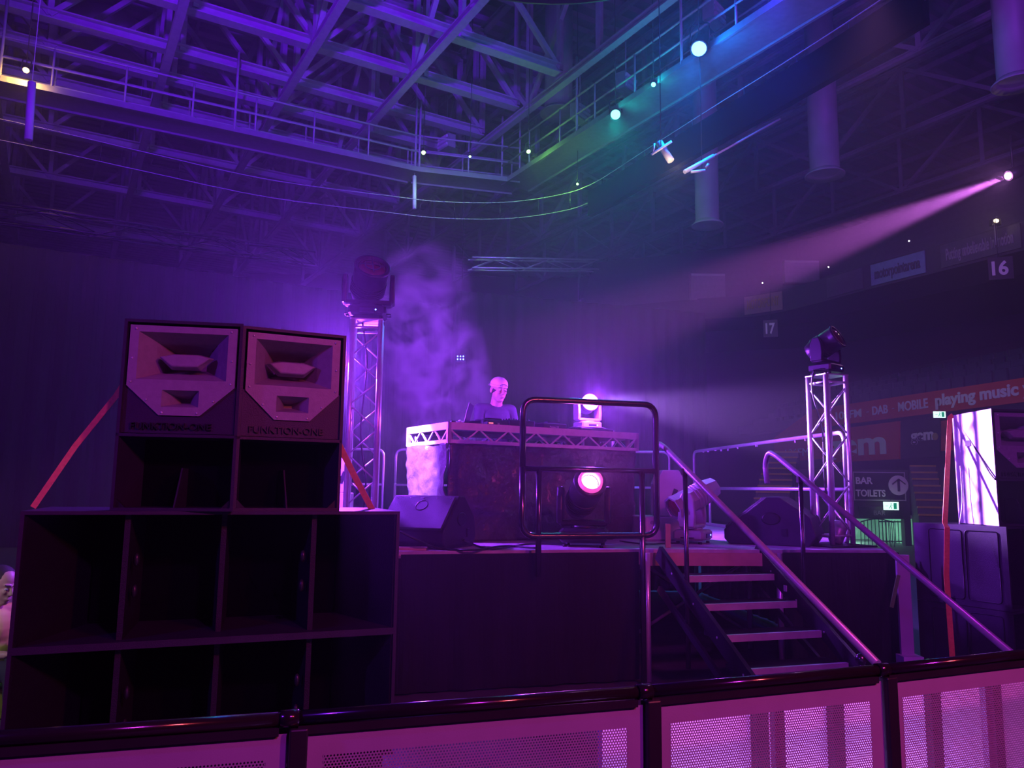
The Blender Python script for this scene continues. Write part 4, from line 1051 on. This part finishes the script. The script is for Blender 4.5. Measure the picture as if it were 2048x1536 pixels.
# cables on the stage front
P = lambda x, y, z=ZS: atz(x, y, z+.012)
cable([at(800,1063,6.3), at(845,1085,6.35), P(880,1097), P(950,1100), P(1010,1092), P(1075,1096)], .010, m_black, 'black cable hanging from the bass cabinet top on to the deck')
cable([atz(925,1078,ZS+.1), P(945,1088), P(985,1098), P(1060,1088), P(1140,1090)], .009, m_black, 'black cable from the wedge monitor socket towards the black moving head')
cable([P(1240,1082), P(1290,1088), P(1340,1086), P(1375,1088)], .008, m_black, 'thin black cable on the deck behind the stair top')
# small red/white tabs of cloth at the left deck edge
o = MB().box((0,0,.012),(.26,.10,.024)).build('folded_towel', m_beam, loc=atz(822,1100,ZS)); tag(o, 'small folded cloth on the deck edge beside the bass cabinets', 'cloth')

# small control box with blue status lights hanging in front of the middle drape
bx_ = at(921, 716, 24.2)
t = thing('control_box', 'tiny hanging box with six blue status lights left of the performer', 'box', bx_)
MB().box((0,.06,0),(.34,.12,.24)).build('housing', m_black, t); MB().tube([(0,.06,.1),(0,.06,17.61-bx_.z)], .008, 5).build('drop_wire', m_blackm, t)
for i in range(3):
    for j in range(2): MB().ell((-.09+.09*i,-.01,-.04+.09*j),(.022,.012,.026),8,5).build('status_light', m_led_blue, t)
# ================================================================ speakers
def bass_bin(loc, rz, w, h, d, label, group=None):
    t = thing('bass_cabinet', label, 'speaker', loc, rz, group); T = .018
    m = MB()
    m.box((w/2,d/2,T/2),(w,d,T)).box((w/2,d/2,h-T/2),(w,d,T)).box((T/2,d/2,h/2),(T,d,h-2*T)).box((w-T/2,d/2,h/2),(T,d,h-2*T)).box((w/2,d-T/2,h/2),(w-2*T,T,h-2*T))
    m.build('cabinet', m_cab2, t)
    for s, x0, x1 in ((-1,T,w*.13),(1,w-T,w*.87)):       # flared horn cheeks
        MB().quad((x0,.02,T),(x1,d*.8,T),(x1,d*.8,h-T),(x0,.02,h-T)).build('horn_cheek', m_cab, t, thick=.02)
    for k, dy in ((1,.06),(2,.16),(3,.06)):
        x = w*k/4
        MB().prism([(x-.014,dy,T),(x+.014,dy,T),(x+.05,d*.8,T),(x-.05,d*.8,T)], (0,0,h-2*T)).build('divider', m_cab, t)
        if k != 2:
            for z in (.38,.62):
                MB().ell((x+(.05 if k==1 else -.05),.11,h*z),(.016,.02,.035),10,6).build('handle_stud', m_blackm, t)
    MB().box((w/2,d*.82,h/2),(w*.72,.02,h-2*T)).build('driver_board', m_void, t)
    for x in (w*.3,w*.7): MB().lathe([(.22,0),(.20,.02),(.08,.09),(.07,.07),(0.01,.05)], 28, Matrix.Translation((x,d*.82-.02,h/2)) @ Matrix.Rotation(PI/2,4,'X') @ Matrix.Diagonal((1,1,-1,1))).build('driver_cone', m_void, t)
    return t
# left stack
sA, sB = at(42,1016,3.84), at(800,1028,4.52)
dv = Vector((sB.x-sA.x, sB.y-sA.y, 0)); w = dv.length; rz = math.atan2(dv.y, dv.x); hh = .665
zt = (sA.z+sB.z)/2
bass_bin((sA.x, sA.y, zt-hh), rz, w, hh, .78, 'wide black bass cabinet with four openings, upper one under the tall boxes')
bass_bin((sA.x, sA.y, zt-2*hh), rz, w, hh, .78, 'wide black bass cabinet with four openings, lower one near the floor')
dn = Vector((-math.sin(rz), math.cos(rz), 0)); du = Vector((math.cos(rz), math.sin(rz), 0))
t = thing('pallet', 'low dark pallet under the wide bass cabinets', 'pallet', (sA.x, sA.y, 0), rz)
for k in range(4): MB().box((w*(.06+.29*k)+.02,.39,(zt-2*hh)*.5),(.12,.74,zt-2*hh)).build('bearer', m_blackm, t)
def top_box(loc, rz, label, w=.60, h=1.01, d=.62, letters=True):
    t = thing('horn_speaker', label, 'speaker', loc, rz); T = .016
    bw = w*.62; bx = (w-bw)/2           # narrower back
    fr = lambda y: [Vector((0 + (bx)*(y/d),y,0)), Vector((w - (bx)*(y/d),y,0))]
    sh = MB()
    def slab(z0, z1): sh.prism([(0,0,z0),(w,0,z0),(w-bx,d,z0),(bx,d,z0)], (0,0,z1-z0))
    slab(0,T); slab(h-T,h); slab(.385*h/1.01,.385*h/1.01+T)
    sh.prism([(0,0,T),(T,0,T),(bx+T,d,T),(bx,d,T)], (0,0,h-2*T)); sh.prism([(w-T,0,T),(w,0,T),(w-bx,d,T),(w-bx-T,d,T)], (0,0,h-2*T))
    sh.prism([(bx,d-T,T),(w-bx,d-T,T),(w-bx,d,T),(bx,d,T)], (0,0,h-2*T))
    sh.build('cabinet', m_cab2, t)
    k = h/1.01; zb = .405*k
    # flat front board behind the horn plate
    fb = MB()
    for u0, u1, z0_, z1_ in ((T,w*.345,zb,.66*k),(w*.655,w-T,zb,.66*k),(w*.345,w*.655,zb,.545*k)): fb.box(((u0+u1)/2,.03,(z0_+z1_)/2),(u1-u0,.02,z1_-z0_))
    fb.build('front_board', m_cab2, t)
    # fibreglass horn plate with two openings
    y = .008; x0, x1 = .03, w-.03; zt_, zs = h-.03, .655*k; zlo = .50*k
    hx0, hx1, hz0, hz1 = .075, w-.075, .69*k, .945*k; sx0, sx1, sz0, sz1 = w*.345, w*.655, .545*k, .635*k
    P = MB()
    def q(*pts): P.add([(a,y,b) for a,b in pts], [tuple(range(len(pts)))])
    q((x0,hz1),(x1,hz1),(x1,zt_),(x0,zt_)); q((x0,hz0),(hx0,hz0),(hx0,hz1),(x0,hz1)); q((hx1,hz0),(x1,hz0),(x1,hz1),(hx1,hz1))
    q((x0,zs),(x1,zs),(x1,hz0),(x0,hz0)); q((sx0,sz1),(sx1,sz1),(x1,zs),(x0,zs))
    cl, cr = w*.33, w*.67
    q((x0,zs),(sx0,sz1),(sx0,sz0),(cl,zlo)); q((x1,zs),(cr,zlo),(sx1,sz0),(sx1,sz1)); q((cl,zlo),(cr,zlo),(sx1,sz0),(sx0,sz0))
    q2 = [(x0,zs),(cl,zlo),(cr,zlo),(x1,zs),(x1,zt_),(x0,zt_)]
    P.rings([[Vector((a,y,b)) for a,b in q2],[Vector((a,y+.03,b)) for a,b in q2]], caps=False)
    hp_ = P.build('horn_plate', m_horn, t)
    def horn(ax0,ax1,az0,az1,dep,f,name,shift=0):
        cx, cz = (ax0+ax1)/2, (az0+az1)/2+shift; H = MB(); rr_ = []
        for u in (0,.35,.7,1):
            s = 1-(1-f)*(u**.8); rr_.append([Vector((cx+(a-cx)*s, y+dep*u, cz+(b-cz)*s)) for a,b in ((ax0,az0),(ax1,az0),(ax1,az1),(ax0,az1))])
        H.rings(rr_, caps=False); H.add(rr_[-1], [(0,1,2,3)]); return H.build(name, m_horn, t)
    mh_ = horn(hx0,hx1,hz0,hz1,.27,.30,'mid_horn'); horn(sx0,sx1,sz0,sz1,.13,.25,'treble_horn')
    # wedge shaped plug in the mid horn
    cx, cz = w/2, (hz0+hz1)/2-.01
    pl_ = [(-.145,.016),(-.07,.036),(.07,.036),(.145,.016),(.075,-.052),(-.075,-.052)]
    MB().rings([[Vector((cx+a*.18,.25,cz+b*.4)) for a,b in pl_],[Vector((cx+a,.10,cz+b)) for a,b in pl_],[Vector((cx+a*.88,.055,cz+b*.72)) for a,b in pl_]]).build('horn_plug', m_horn, mh_, bevel=.006)
    for a, b in ((x0+.02,zs+.02),(x0+.02,.80*k),(x1-.02,zs+.02),(x1-.02,.80*k),(w*.22,.58*k),(w*.78,.58*k),(cl+.015,zlo+.014),(cr-.015,zlo+.014),(x0+.03,zt_-.02),(x1-.03,zt_-.02)): MB().ell((a,y-.003,b),(.006,.004,.006),8,5).build('screw', m_alu, hp_)
    if letters: text('FUNKTION-ONE', .052, m_black, t, face_matrix((w*.10,.012,.425*k),(1,0,0)) @ Matrix.Diagonal((1.05,1,1,1)), depth=.006)
    # open bass section: back board, centre fin, corner gussets
    MB().box((w/2,.30,zb/2),(w*.8,.02,zb-2*T)).build('bass_baffle', m_void, t)
    MB().add([(w/2-.004,.03,T),(w/2+.004,.03,T),(w/2+.004,.30,T),(w/2-.004,.30,T),(w/2-.004,.16,T+.21*k),(w/2+.004,.16,T+.21*k),(w/2+.004,.30,T+.21*k),(w/2-.004,.30,T+.21*k)],[(0,1,2,3),(4,5,6,7),(0,1,5,4),(1,2,6,5),(2,3,7,6),(3,0,4,7)]).build('bass_fin', m_cab2, t)
    for s, xx in ((1,T),(-1,w-T)):
        MB().prism([(xx,.02,T),(xx+s*.05,.02,T),(xx,.02,T+.05)], (0,.03,0)).build('gusset', m_blackm, t)
    return t
f1 = at(216,1010,4.02); f1b = at(455,1015,4.12)
zt0 = zt
a1 = math.atan2(f1b.y-f1.y, f1b.x-f1.x)
top_box((f1.x, f1.y+.02, zt0), a1, 'tall horn speaker on the bass cabinets, outer one of the pair, tinted violet', w=.605)
f2 = at(457,1015,4.16)
top_box((f2.x+.012, f2.y+.03, zt0), math.radians(27), 'tall horn speaker on the bass cabinets, next to the tower, tinted rose', w=.575)
# straps
def strap(pts, w_, label, up=(0,1,0)):
    pts = [Vector(p) for p in pts]; m = MB()
    rings = []
    for i, p in enumerate(pts):
        t_ = (pts[min(i+1,len(pts)-1)]-pts[max(i-1,0)]).normalized(); n = t_.cross(Vector(up)); n = n.normalized() if n.length > .01 else Vector((1,0,0)); u = t_.cross(n)
        rings.append([p+n*w_/2-u*.002, p-n*w_/2-u*.002, p-n*w_/2+u*.002, p+n*w_/2+u*.002])
    o = m.rings(rings).build('ratchet_strap', m_strap, recentre=True); tag(o, label, 'strap'); return o
fl = Vector((f1.x, f1.y, 0))
strap([at(262,745,4.3), at(232,792,4.30), at(150,893,4.25), at(66,1015,4.18)], .032, 'orange strap slanting down from the outer horn speaker to the bass cabinet end')
strap([at(640,815,4.62), at(667,866,4.70), at(708,950,4.85), at(748,1026,5.0)], .038, 'orange strap slanting down in front of the tall truss tower')
# right stack
cR = at(2012,1053,6.40); sv = Vector((-.5,.866,0)).normalized(); fv = Vector((-sv.y*-1, 0, 0)); fv = Vector((.866,.5,0)).normalized()
rzR = math.atan2(fv.y, fv.x)                  # cabinets' local x runs along their front, y into the cabinet
zR = cR.z; hR = zR/2
def side_bin(z, label):
    t = bass_bin((cR.x, cR.y, z), rzR, 1.35, hR-.004, .80, label)
    for u0, u1 in ((.07,.34),(.37,.66)):       # inset panel outlines on the side
        fr = MB().tube(rounded([(-.004,u0,hR*.5),(-.004,u0,hR*.93),(-.004,u1,hR*.93),(-.004,u1,hR*.08),(-.004,u0,hR*.08),(-.004,u0,hR*.5)], .03, 3), .004, 5); fr.build('side_panel_edge', m_blackm, t)
    return t
side_bin(hR, 'upper black bass cabinet on the far side of the stairs, crossed by orange strap')
side_bin(0.0, 'lower black bass cabinet on the far side of the stairs, standing on the floor')
# horn speaker on top, beam light on its side painted as a pale board
bl = at(2016,1050,6.36)
rzT = math.radians(8)
tb = top_box((cR.x-.015, cR.y+.06, zR), rzT, 'tall horn speaker with glaring white-lit side on the far bass cabinets', w=.62, h=.97)
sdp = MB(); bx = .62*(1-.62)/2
sdp.prism([(-.004,.0,.0),(bx-.004,.62,0),(bx-.004,.62,.97),(-.004,.0,.97)], (.003,0,0)); o = sdp.build('lit_side_board', m_whitecase, tb); o['label'] = 'pale board painting the light on the speaker side'
cb = MB().tube(smooth_path([Vector((.115,.58,.95)) , Vector((.06,.32,.70)), Vector((-.012,.05,.43)), Vector((-.02,-.015,.38))], 4), .008, 6); cb.build('safety_cable', m_black, tb)
MB().box((.052,.36,.70),(.01,.05,.05),.3).build('cable_tag', m_black, tb)
topb = Vector((cR.x, cR.y, zR)) + sv*.60
S_up = Vector((cR.x-.015, cR.y+.06, zR+.97)) + Matrix.Rotation(rzT,3,'Z') @ Vector((bx-.01,.60,0))
edg = at(1886,1050,6.62)
strap([S_up + Vector((0,0,.0)) , S_up + Vector((-.03,0,-.02)), Vector((edg.x, edg.y-.03, zR+.01)), Vector((edg.x, edg.y-.06, zR-.02)) , at(1893,1150,6.50), at(1905,1318,6.46)], .045, 'orange strap falling from the far horn speaker over the far bass cabinets')
cable([at(1925,1000,6.9)+Vector((0,0,.3)), at(1925,1000,6.9), at(1919,1049,6.9)], .006, m_alu, 'thin pale cable beside the far horn speaker')
# pale upright with foot and a green strut in the gap next to the far stack
a_, b_ = at(1806,1145,6.9), at(1815,1318,6.9)
t = thing('folded_stand', 'pale upright board in the gap between stage and far bass cabinets', 'board', Vector((b_.x,b_.y,.0)))
MB().box((0,0,b_.z*.5+(a_.z)*.5),(.11,.03,a_.z-b_.z+.3)).build('board', m_duct, t); MB().box((0,-.04,.12),(.17,.14,.24)).build('foot', m_whitecase, t)
o = MB().bar(at(1797,1150,6.85), at(1783,1215,6.85), .012, .03).build('green_strut', mat('green_strut_paint',(.15,.5,.08),.5), recentre=True); tag(o, 'thin green strut in the gap beside the far skirt', 'strut')
# ================================================================ crowd barrier in the foreground
pts = [(-1.30,1.56),(-.485,1.80),(.345,2.065),(1.085,2.345),(1.83,2.66),(2.56,3.02)]
def hex_sheet(L, x0, x1, z0, z1, pitch, rh):
    # sheet with real hexagonal holes: margins as quads, field as cells
    m = MB(); row = pitch*.866; nz = int((z1-z0)/row); nx = int((x1-x0)/pitch)
    Z1 = z0 + nz*row; X1 = x0 + nx*pitch
    for j in range(nz):
        zc = z0 + (j+.5)*row; off = (.5 if j % 2 else 0)*pitch*0
        for i in range(nx):
            xs = x0 + i*pitch; sh = (.25 if j % 2 else -.25)*pitch
            xc = xs + pitch/2 + sh
            l, r_ = xs, xs+pitch
            k = len(m.v)
            # cell corners (sheared boundaries keep rows independent)
            bl, br_, tr_, tl = (l+sh, z0+j*row), (r_+sh, z0+j*row), (r_+sh, z0+(j+1)*row), (l+sh, z0+(j+1)*row)
            hx = [(xc+rh*math.cos(a), zc+rh*math.sin(a)) for a in (PI*1.25, PI*1.75, PI*.25, PI*.75)]
            hm = [(xc, zc-rh), (xc+rh, zc), (xc, zc+rh), (xc-rh, zc)]
            P = [bl, br_, tr_, tl, hx[0], hm[0], hx[1], hm[1], hx[2], hm[2], hx[3], hm[3]]
            m.v += [Vector((a,0,b)) for a, b in P]
            m.f += [(k,k+1,k+6,k+5,k+4),(k+1,k+2,k+8,k+7,k+6),(k+2,k+3,k+10,k+9,k+8),(k+3,k,k+4,k+11,k+10)]; m.sm += [False]*4
    g = pitch*.25; e = .004
    m.quad((0,0,Z1),(L,0,Z1),(L,0,1.075),(0,0,1.075)); m.quad((0,0,.02),(L,0,.02),(L,0,z0),(0,0,z0))
    m.quad((0,0,z0),(x0+g,0,z0),(x0+g,0,Z1),(0,0,Z1)); m.quad((X1-g,0,z0),(L,0,z0),(L,0,Z1),(X1-g,0,Z1))
    return m
def barrier(i, label, mid=None):
    a, b = Vector((*pts[i],0)), Vector((*pts[i+1],0)); L = (b-a).length; d = (b-a)/L
    t = thing('crowd_barrier', label, 'barrier', a, math.atan2(d.y,d.x))
    tr0 = MB().tube([(.01,0,1.107),(L-.01,0,1.107)], .0155, 14).build('top_rail', m_rail, t)
    MB().box((L/2,.004,1.082),(L-.04,.028,.018)).build('rail_channel', m_blackm, t)
    hex_sheet(L-.045, .035, L-.085, .62, 1.030, .0074, .0023).build('perforated_sheet', m_panel, t, loc=Vector((.043,0,0)), thick=0)
    MB().box((.022,.0,.55),(.040,.04,1.075)).build('post', m_blackm, t, bevel=.004)
    MB().lathe([(.019,0),(.019,.04)], 14, Matrix.Translation((.006,0,1.107)) @ Matrix.Rotation(PI/2,4,'Y') @ Matrix.Translation((0,0,-.025))).build('joiner', m_rail, tr0)
    MB().box((L/2,.06,.06),(L*.8,.4,.02)).build('foot_plate', m_blackm, t)
    if mid:
        for x in mid: MB().box((x,.018,.55),(.034,.02,1.0)).build('stiffener', m_panel, t)
    return t
m_rail = mat('polished_dark_rail', (0.10, 0.08, 0.10), 0.16, 0.85, var=.05, vscale=30)
labs = ['perforated crowd barrier panel cut by the lower left corner', 'perforated crowd barrier panel with dark holes, below the black skirt', 'perforated crowd barrier panel with glowing holes, below the stairs', 'perforated crowd barrier panel at the lower right, past the second handrail foot', 'outermost perforated crowd barrier panel beyond the frame edge']
for i in range(5): barrier(i, labs[i], mid={2:(.43,),3:(.46,)}.get(i))
# pale boards standing just behind the barrier, lit by strip lights added in the gap
def backboard(a, b, label):
    a, b = Vector((*a,0)), Vector((*b,0)); L = (b-a).length; d = (b-a)/L
    t = thing('dasher_board', label, 'board', a, math.atan2(d.y,d.x))
    MB().box((L/2,0,.47),(L,.03,.90)).build('board', m_white, t)
    MB().box((L/2,0,.93),(L,.05,.02)).build('cap_strip', m_blackm, t)
    for x in (L*.22,L*.80): MB().box((x,-.03,.46),(.05,.03,.9)).build('upright', m_blackm, t)
off = Vector((-.33,.94))*.42
def sh(p): return (p[0]+off.x, p[1]+off.y)
backboard(((.42+off.x), (2.09+off.y)), sh(pts[3]), 'white board glowing behind the perforated barrier below the stairs')
backboard(sh(pts[3]), sh(pts[4]), 'white board glowing behind the perforated barrier at the lower right')
backboard(sh(pts[4]), sh(pts[5]), 'white board behind the outermost barrier')
for k, (i, j) in enumerate(((2,3),(3,4))):  # added hidden strips that brighten the boards seen through the holes
    A = Vector((*pts[i],0)); Bp = Vector((*pts[j],0)); c = (A+Bp)/2 + Vector((off.x,off.y,0))*.25; d = (Bp-A).normalized()
    t = thing('added_strip_light', ('added violet strip light hidden behind the barrier below the stairs','added violet strip light hidden behind the barrier at the lower right')[k], 'light', c, math.atan2(d.y,d.x))
    MB().box((0,0,.03),(.7,.06,.05)).build('housing', m_black, t); MB().box((0,.02,.06),(.66,.03,.01)).build('tube', emis('strip_fill_glow',(.6,.2,1.0),3), t)
    lamp('strip_fill_lamp','AREA', c+Vector((0,0,.10)), (.50,.20,1.0), 16, aim=c+Vector((off.x,off.y,0))*.6+Vector((0,0,.9)), size=.7, size_y=.05)
# ================================================================ people
def organic(name, mb, m, parent, voxel, smooth=4):
    o = mb.build(name, m, parent)
    r = o.modifiers.new('skin_over', 'REMESH'); r.mode = 'VOXEL'; r.voxel_size = voxel; r.use_smooth_shade = True
    s = o.modifiers.new('soften', 'SMOOTH'); s.factor = .5; s.iterations = smooth
    return o
def head_mesh(mb, H, R0_):
    R = R0_ * 1.14       # H head centre, R rotation of the head ; front is -y
    f = lambda x, y, z: H + R @ Vector((x, y, z))
    mb.ell(f(0,.012,.035), (.076,.094,.088), 18, 12, R); mb.ell(f(0,-.018,-.035), (.066,.072,.080), 16, 10, R); mb.ell(f(0,-.050,-.088), (.040,.034,.028), 12, 8, R)
    mb.cap(f(0,-.088,.018), f(0,-.108,-.018), .010, .015); mb.ell(f(0,-.100,-.024), (.018,.012,.010), 10, 6, R)
    for s in (-1,1):
        mb.ell(f(s*.078,.012,-.005), (.012,.022,.033), 10, 8, R); mb.ell(f(s*.030,-.074,-.012), (.022,.018,.020), 10, 6, R); mb.cap(f(s*.012,-.088,.032), f(s*.048,-.076,.034), .009, .008)
    mb.ell(f(0,-.090,-.054), (.026,.010,.006), 10, 6, R); mb.ell(f(0,-.088,-.064), (.022,.010,.007), 10, 6, R)
def face_bits(t, H, R, body):
    R = R * 1.14
    f = lambda x, y, z: H + R @ Vector((x, y, z))
    for s in (-1,1):
        MB().ell(f(s*.031,-.082,.012), (.014,.008,.007), 10, 6, R).build('eye', m_white, t); MB().ell(f(s*.031,-.089,.006), (.006,.004,.005), 8, 5, R).build('pupil', m_black, t)
        MB().cap(f(s*.014,-.092,.036), f(s*.046,-.080,.037), .0045, .0035, 6).build('eyebrow', m_hair, t)
    MB().ell(f(0,-.0985,-.0585), (.022,.005,.0022), 8, 5, R).build('mouth_line', m_lip, t)
m_lip = mat('lip', (.30,.12,.11), .5)
def hand(mb, wrist, dirv, palm_n, curl, side):
    d = Vector(dirv).normalized(); n = Vector(palm_n); n = (n - d*n.dot(d)).normalized(); x = d.cross(n)*side
    w = Vector(wrist)
    for k in (-1.5,-.5,.5,1.5): mb.cap(w + x*.007*k, w + d*.085 + x*.0195*k, .015, .0125, 8)
    for k, L in zip((-1.5,-.5,.5,1.5), (.068,.080,.074,.058)):
        p = w + d*.088 + x*.020*k; dirn = d.copy()
        for j, seg in enumerate((.45,.32,.23)):
            dirn = (Matrix.Rotation(curl*(j+1)*.5, 3, x*side) @ d).normalized() if False else (d*math.cos(curl*(j+.6)) + n*math.sin(curl*(j+.6))).normalized()
            q = p + dirn*L*seg; mb.cap(p, q, .0092-.0009*j, .0088-.0009*j, 7); p = q
    p = w + d*.03 - x*.028; q = p + (d*.6 - x*.55 + n*.35).normalized()*.042; r = q + (d*.9 - x*.1 + n*.35).normalized()*.030
    mb.cap(w + d*.015 - x*.010, p, .015, .013, 8); mb.cap(p, q, .012, .0105, 8); mb.cap(q, r, .0105, .009, 8)
# performer behind the booth ; local frame: -y is forward
D0 = at(990, 900, 9.12); D0 = Vector((D0.x, D0.y, ZS))
dj = thing('person', 'person in a backwards pale cap and grey T-shirt looking down behind the booth', 'person', D0, math.radians(22))
R_head = Matrix.Rotation(math.radians(6), 3, 'Z') @ Matrix.Rotation(math.radians(16), 3, 'X')
dj.scale = (1.035,)*3
Hc = Vector((.0,-.095,1.595))
b = MB(); head_mesh(b, Hc, R_head)
b.cap((0,.0,1.40),(0,-.06,1.53),.070,.066)
b.ell((0,0,1.28),(.165,.105,.16),18,12); b.ell((0,.0,1.05),(.145,.10,.20),18,12); b.ell((0,0,.93),(.155,.105,.12),18,12)
sh_ = [Vector((s*.185,.005,1.375)) for s in (-1,1)]; el = [Vector((-.235,-.06,1.10)), Vector((.245,-.06,1.09))]; wr = [Vector((-.20,-.27,1.185)), Vector((.21,-.28,1.185))]
for i, s in enumerate((-1,1)):
    b.cap((0,0,1.40), sh_[i], .055, .062); b.cap(sh_[i], el[i], .052, .042); b.cap(el[i], wr[i], .041, .028)
    hand(b, wr[i], (s*-.15,-1,-.05), (0,-.1,-1), .42, s)
    b.cap((s*.085,0,.92),(s*.10,-.02,.50),.088,.058); b.cap((s*.10,-.02,.50),(s*.105,.01,.09),.055,.038); b.cap((s*.105,.02,.05),(s*.115,-.13,.035),.038,.032)
body = organic('body', b, m_skin, dj, .0055)
c = MB()
c.ell((0,0,1.27),(.182,.122,.175),18,12); c.ell((0,.0,1.06),(.165,.118,.22),18,12); c.ell((0,0,.95),(.172,.12,.12),18,12)
for i, s in enumerate((-1,1)): c.cap((s*.02,0,1.385), sh_[i]+Vector((0,0,.004)), .062, .072); c.cap(sh_[i], sh_[i].lerp(el[i],.78), .070, .060)
c.lathe([(.075,1.38),(.072,1.425),(.066,1.43)], 20)
organic('t_shirt', c, m_shirt, dj, .009, 3)
lg = MB()
Hc_ = 0
for k, (x, z, rr) in enumerate(((0,0,.03),(.028,.014,.018),(-.028,.012,.018),(.018,-.02,.016),(-.018,-.02,.016))): lg.ell((.04+x,-.122,1.20+z),(rr,.006,rr*.8),10,6)
lg.build('shirt_print', m_letter, dj)
tr_ = MB()
for s in (-1,1): tr_.cap((s*.085,0,.95),(s*.10,-.02,.50),.102,.075); tr_.cap((s*.10,-.02,.50),(s*.105,.01,.12),.073,.058)
tr_.ell((0,0,.93),(.172,.122,.10),16,10); organic('trousers', tr_, m_trouser, dj, .012, 3)
sh2 = MB()
for s in (-1,1): sh2.cap((s*.105,.03,.05),(s*.118,-.15,.04),.047,.040)
organic('shoes', sh2, m_white, dj, .01, 2)
R_cap = R_head * 1.14
f = lambda x, y, z: Hc + R_cap @ Vector((x, y, z))
cp = MB(); rings = []
for i in range(9):
    th = PI/2*i/8.2; rr = math.cos(th); rings.append([f(.084*rr*math.cos(a), .012+.102*rr*math.sin(a), .052+.078*math.sin(th)) for a in [2*PI*k/26 for k in range(26)]])
cp.rings(rings, caps=False, smooth=True); cp.rings([[f(.084*math.cos(a), .012+.102*math.sin(a), .034) for a in [2*PI*k/26 for k in range(26)]], rings[0]], caps=False, smooth=True)
cp.build('cap', m_cap, dj, thick=.005)
MB().tube([f(.040*math.cos(a), -.094+.006*0, .050+.022*math.sin(a)) for a in [PI*k/10 for k in range(11)]], .0035, 6).build('cap_strap_arch', m_hair, dj)
MB().rings([[f(.07*math.cos(a), .10+.075*math.sin(a), .036-.02*math.sin(a)) for a in [PI*k/12 for k in range(13)]], [f(.07*math.cos(a), .10+.0*math.sin(a), .040) for a in [PI*k/12 for k in range(13)]]], caps=False, closed=False).build('cap_brim', m_cap, dj, thick=.004)
hr = MB(); hr.ell(f(0,.020,.0), (.081,.090,.055), 16, 10, R_cap); hr.build('hair', m_hair, dj)
face_bits(dj, Hc, R_head, body)
# seated steward in hi-vis at the far left edge
P0 = at(-14, 1262, 5.6); P0 = Vector((P0.x, P0.y, 0))
st2 = thing('person', 'person in a yellow hi-vis vest sitting low beside the bass cabinets at the frame edge', 'person', P0, math.radians(70)); st2.scale = (.92,)*3
R2 = Matrix.Rotation(math.radians(18), 3, 'X'); H2 = Vector((0,-.05,.97))
b = MB(); head_mesh(b, H2, R2); b.cap((0,.02,.78),(0,-.03,.91),.056,.052); b.ell((0,.03,.66),(.16,.11,.17),16,10); b.ell((0,.04,.45),(.15,.12,.17),16,10); b.ell((0,.04,.34),(.17,.15,.10),16,10)
for s in (-1,1):
    S_, E_, W_ = Vector((s*.18,.02,.75)), Vector((s*.23,-.06,.50)), Vector((s*.10,-.28,.50))
    b.cap((0,.02,.77), S_, .055,.06); b.cap(S_,E_,.052,.042); b.cap(E_,W_,.040,.028); hand(b, W_, (s*-.3,-1,.1), (0,0,-1), .5, s)
    b.cap((s*.09,.03,.34),(s*.12,-.40,.40),.085,.058); b.cap((s*.12,-.40,.40),(s*.12,-.42,.06),.056,.038); b.cap((s*.12,-.42,.04),(s*.13,-.56,.035),.037,.030)
organic('body', b, m_skin, st2, .008)
c = MB(); c.ell((0,.03,.65),(.18,.13,.18),16,10); c.ell((0,.04,.46),(.17,.14,.17),16,10)
for s in (-1,1): c.cap((s*.02,.02,.77),(s*.18,.02,.755),.06,.07); c.cap((s*.18,.02,.75),(s*.22,-.04,.56),.068,.060)
organic('hi_vis_jacket', c, m_hivis, st2, .012, 3)
tr_ = MB()
for s in (-1,1): tr_.cap((s*.09,.03,.34),(s*.12,-.40,.40),.098,.070); tr_.cap((s*.12,-.40,.40),(s*.12,-.42,.10),.068,.055)
tr_.ell((0,.04,.34),(.18,.16,.10),14,8); organic('trousers', tr_, m_trouser, st2, .014, 2)
f2_ = lambda x, y, z: H2 + R2 @ Vector((x, y, z)) * 1.14
MB().ell(f2_(0,.028,.045),(.084,.096,.085),16,10,R2*1.14).build('hair', m_hair, st2); face_bits(st2, H2, R2, None)
q = Matrix.Rotation(math.radians(70),3,'Z') @ Vector((0,.05,0))
cr = thing('crate', 'yellow topped crate the seated person in hi-vis sits on', 'crate', P0+q, math.radians(70))
MB().cbox((0,0,.10),(.42,.36,.20),.01).build('box', m_hivis, cr)
lamp('steward_fill_light','SPOT',(-4.2,1.8,2.9),(1,1,.55),170,aim=P0+Vector((0,0,.7)),angle=30,blend=.6,size=.1)  # added light that makes the hi-vis jacket show yellow, no known source
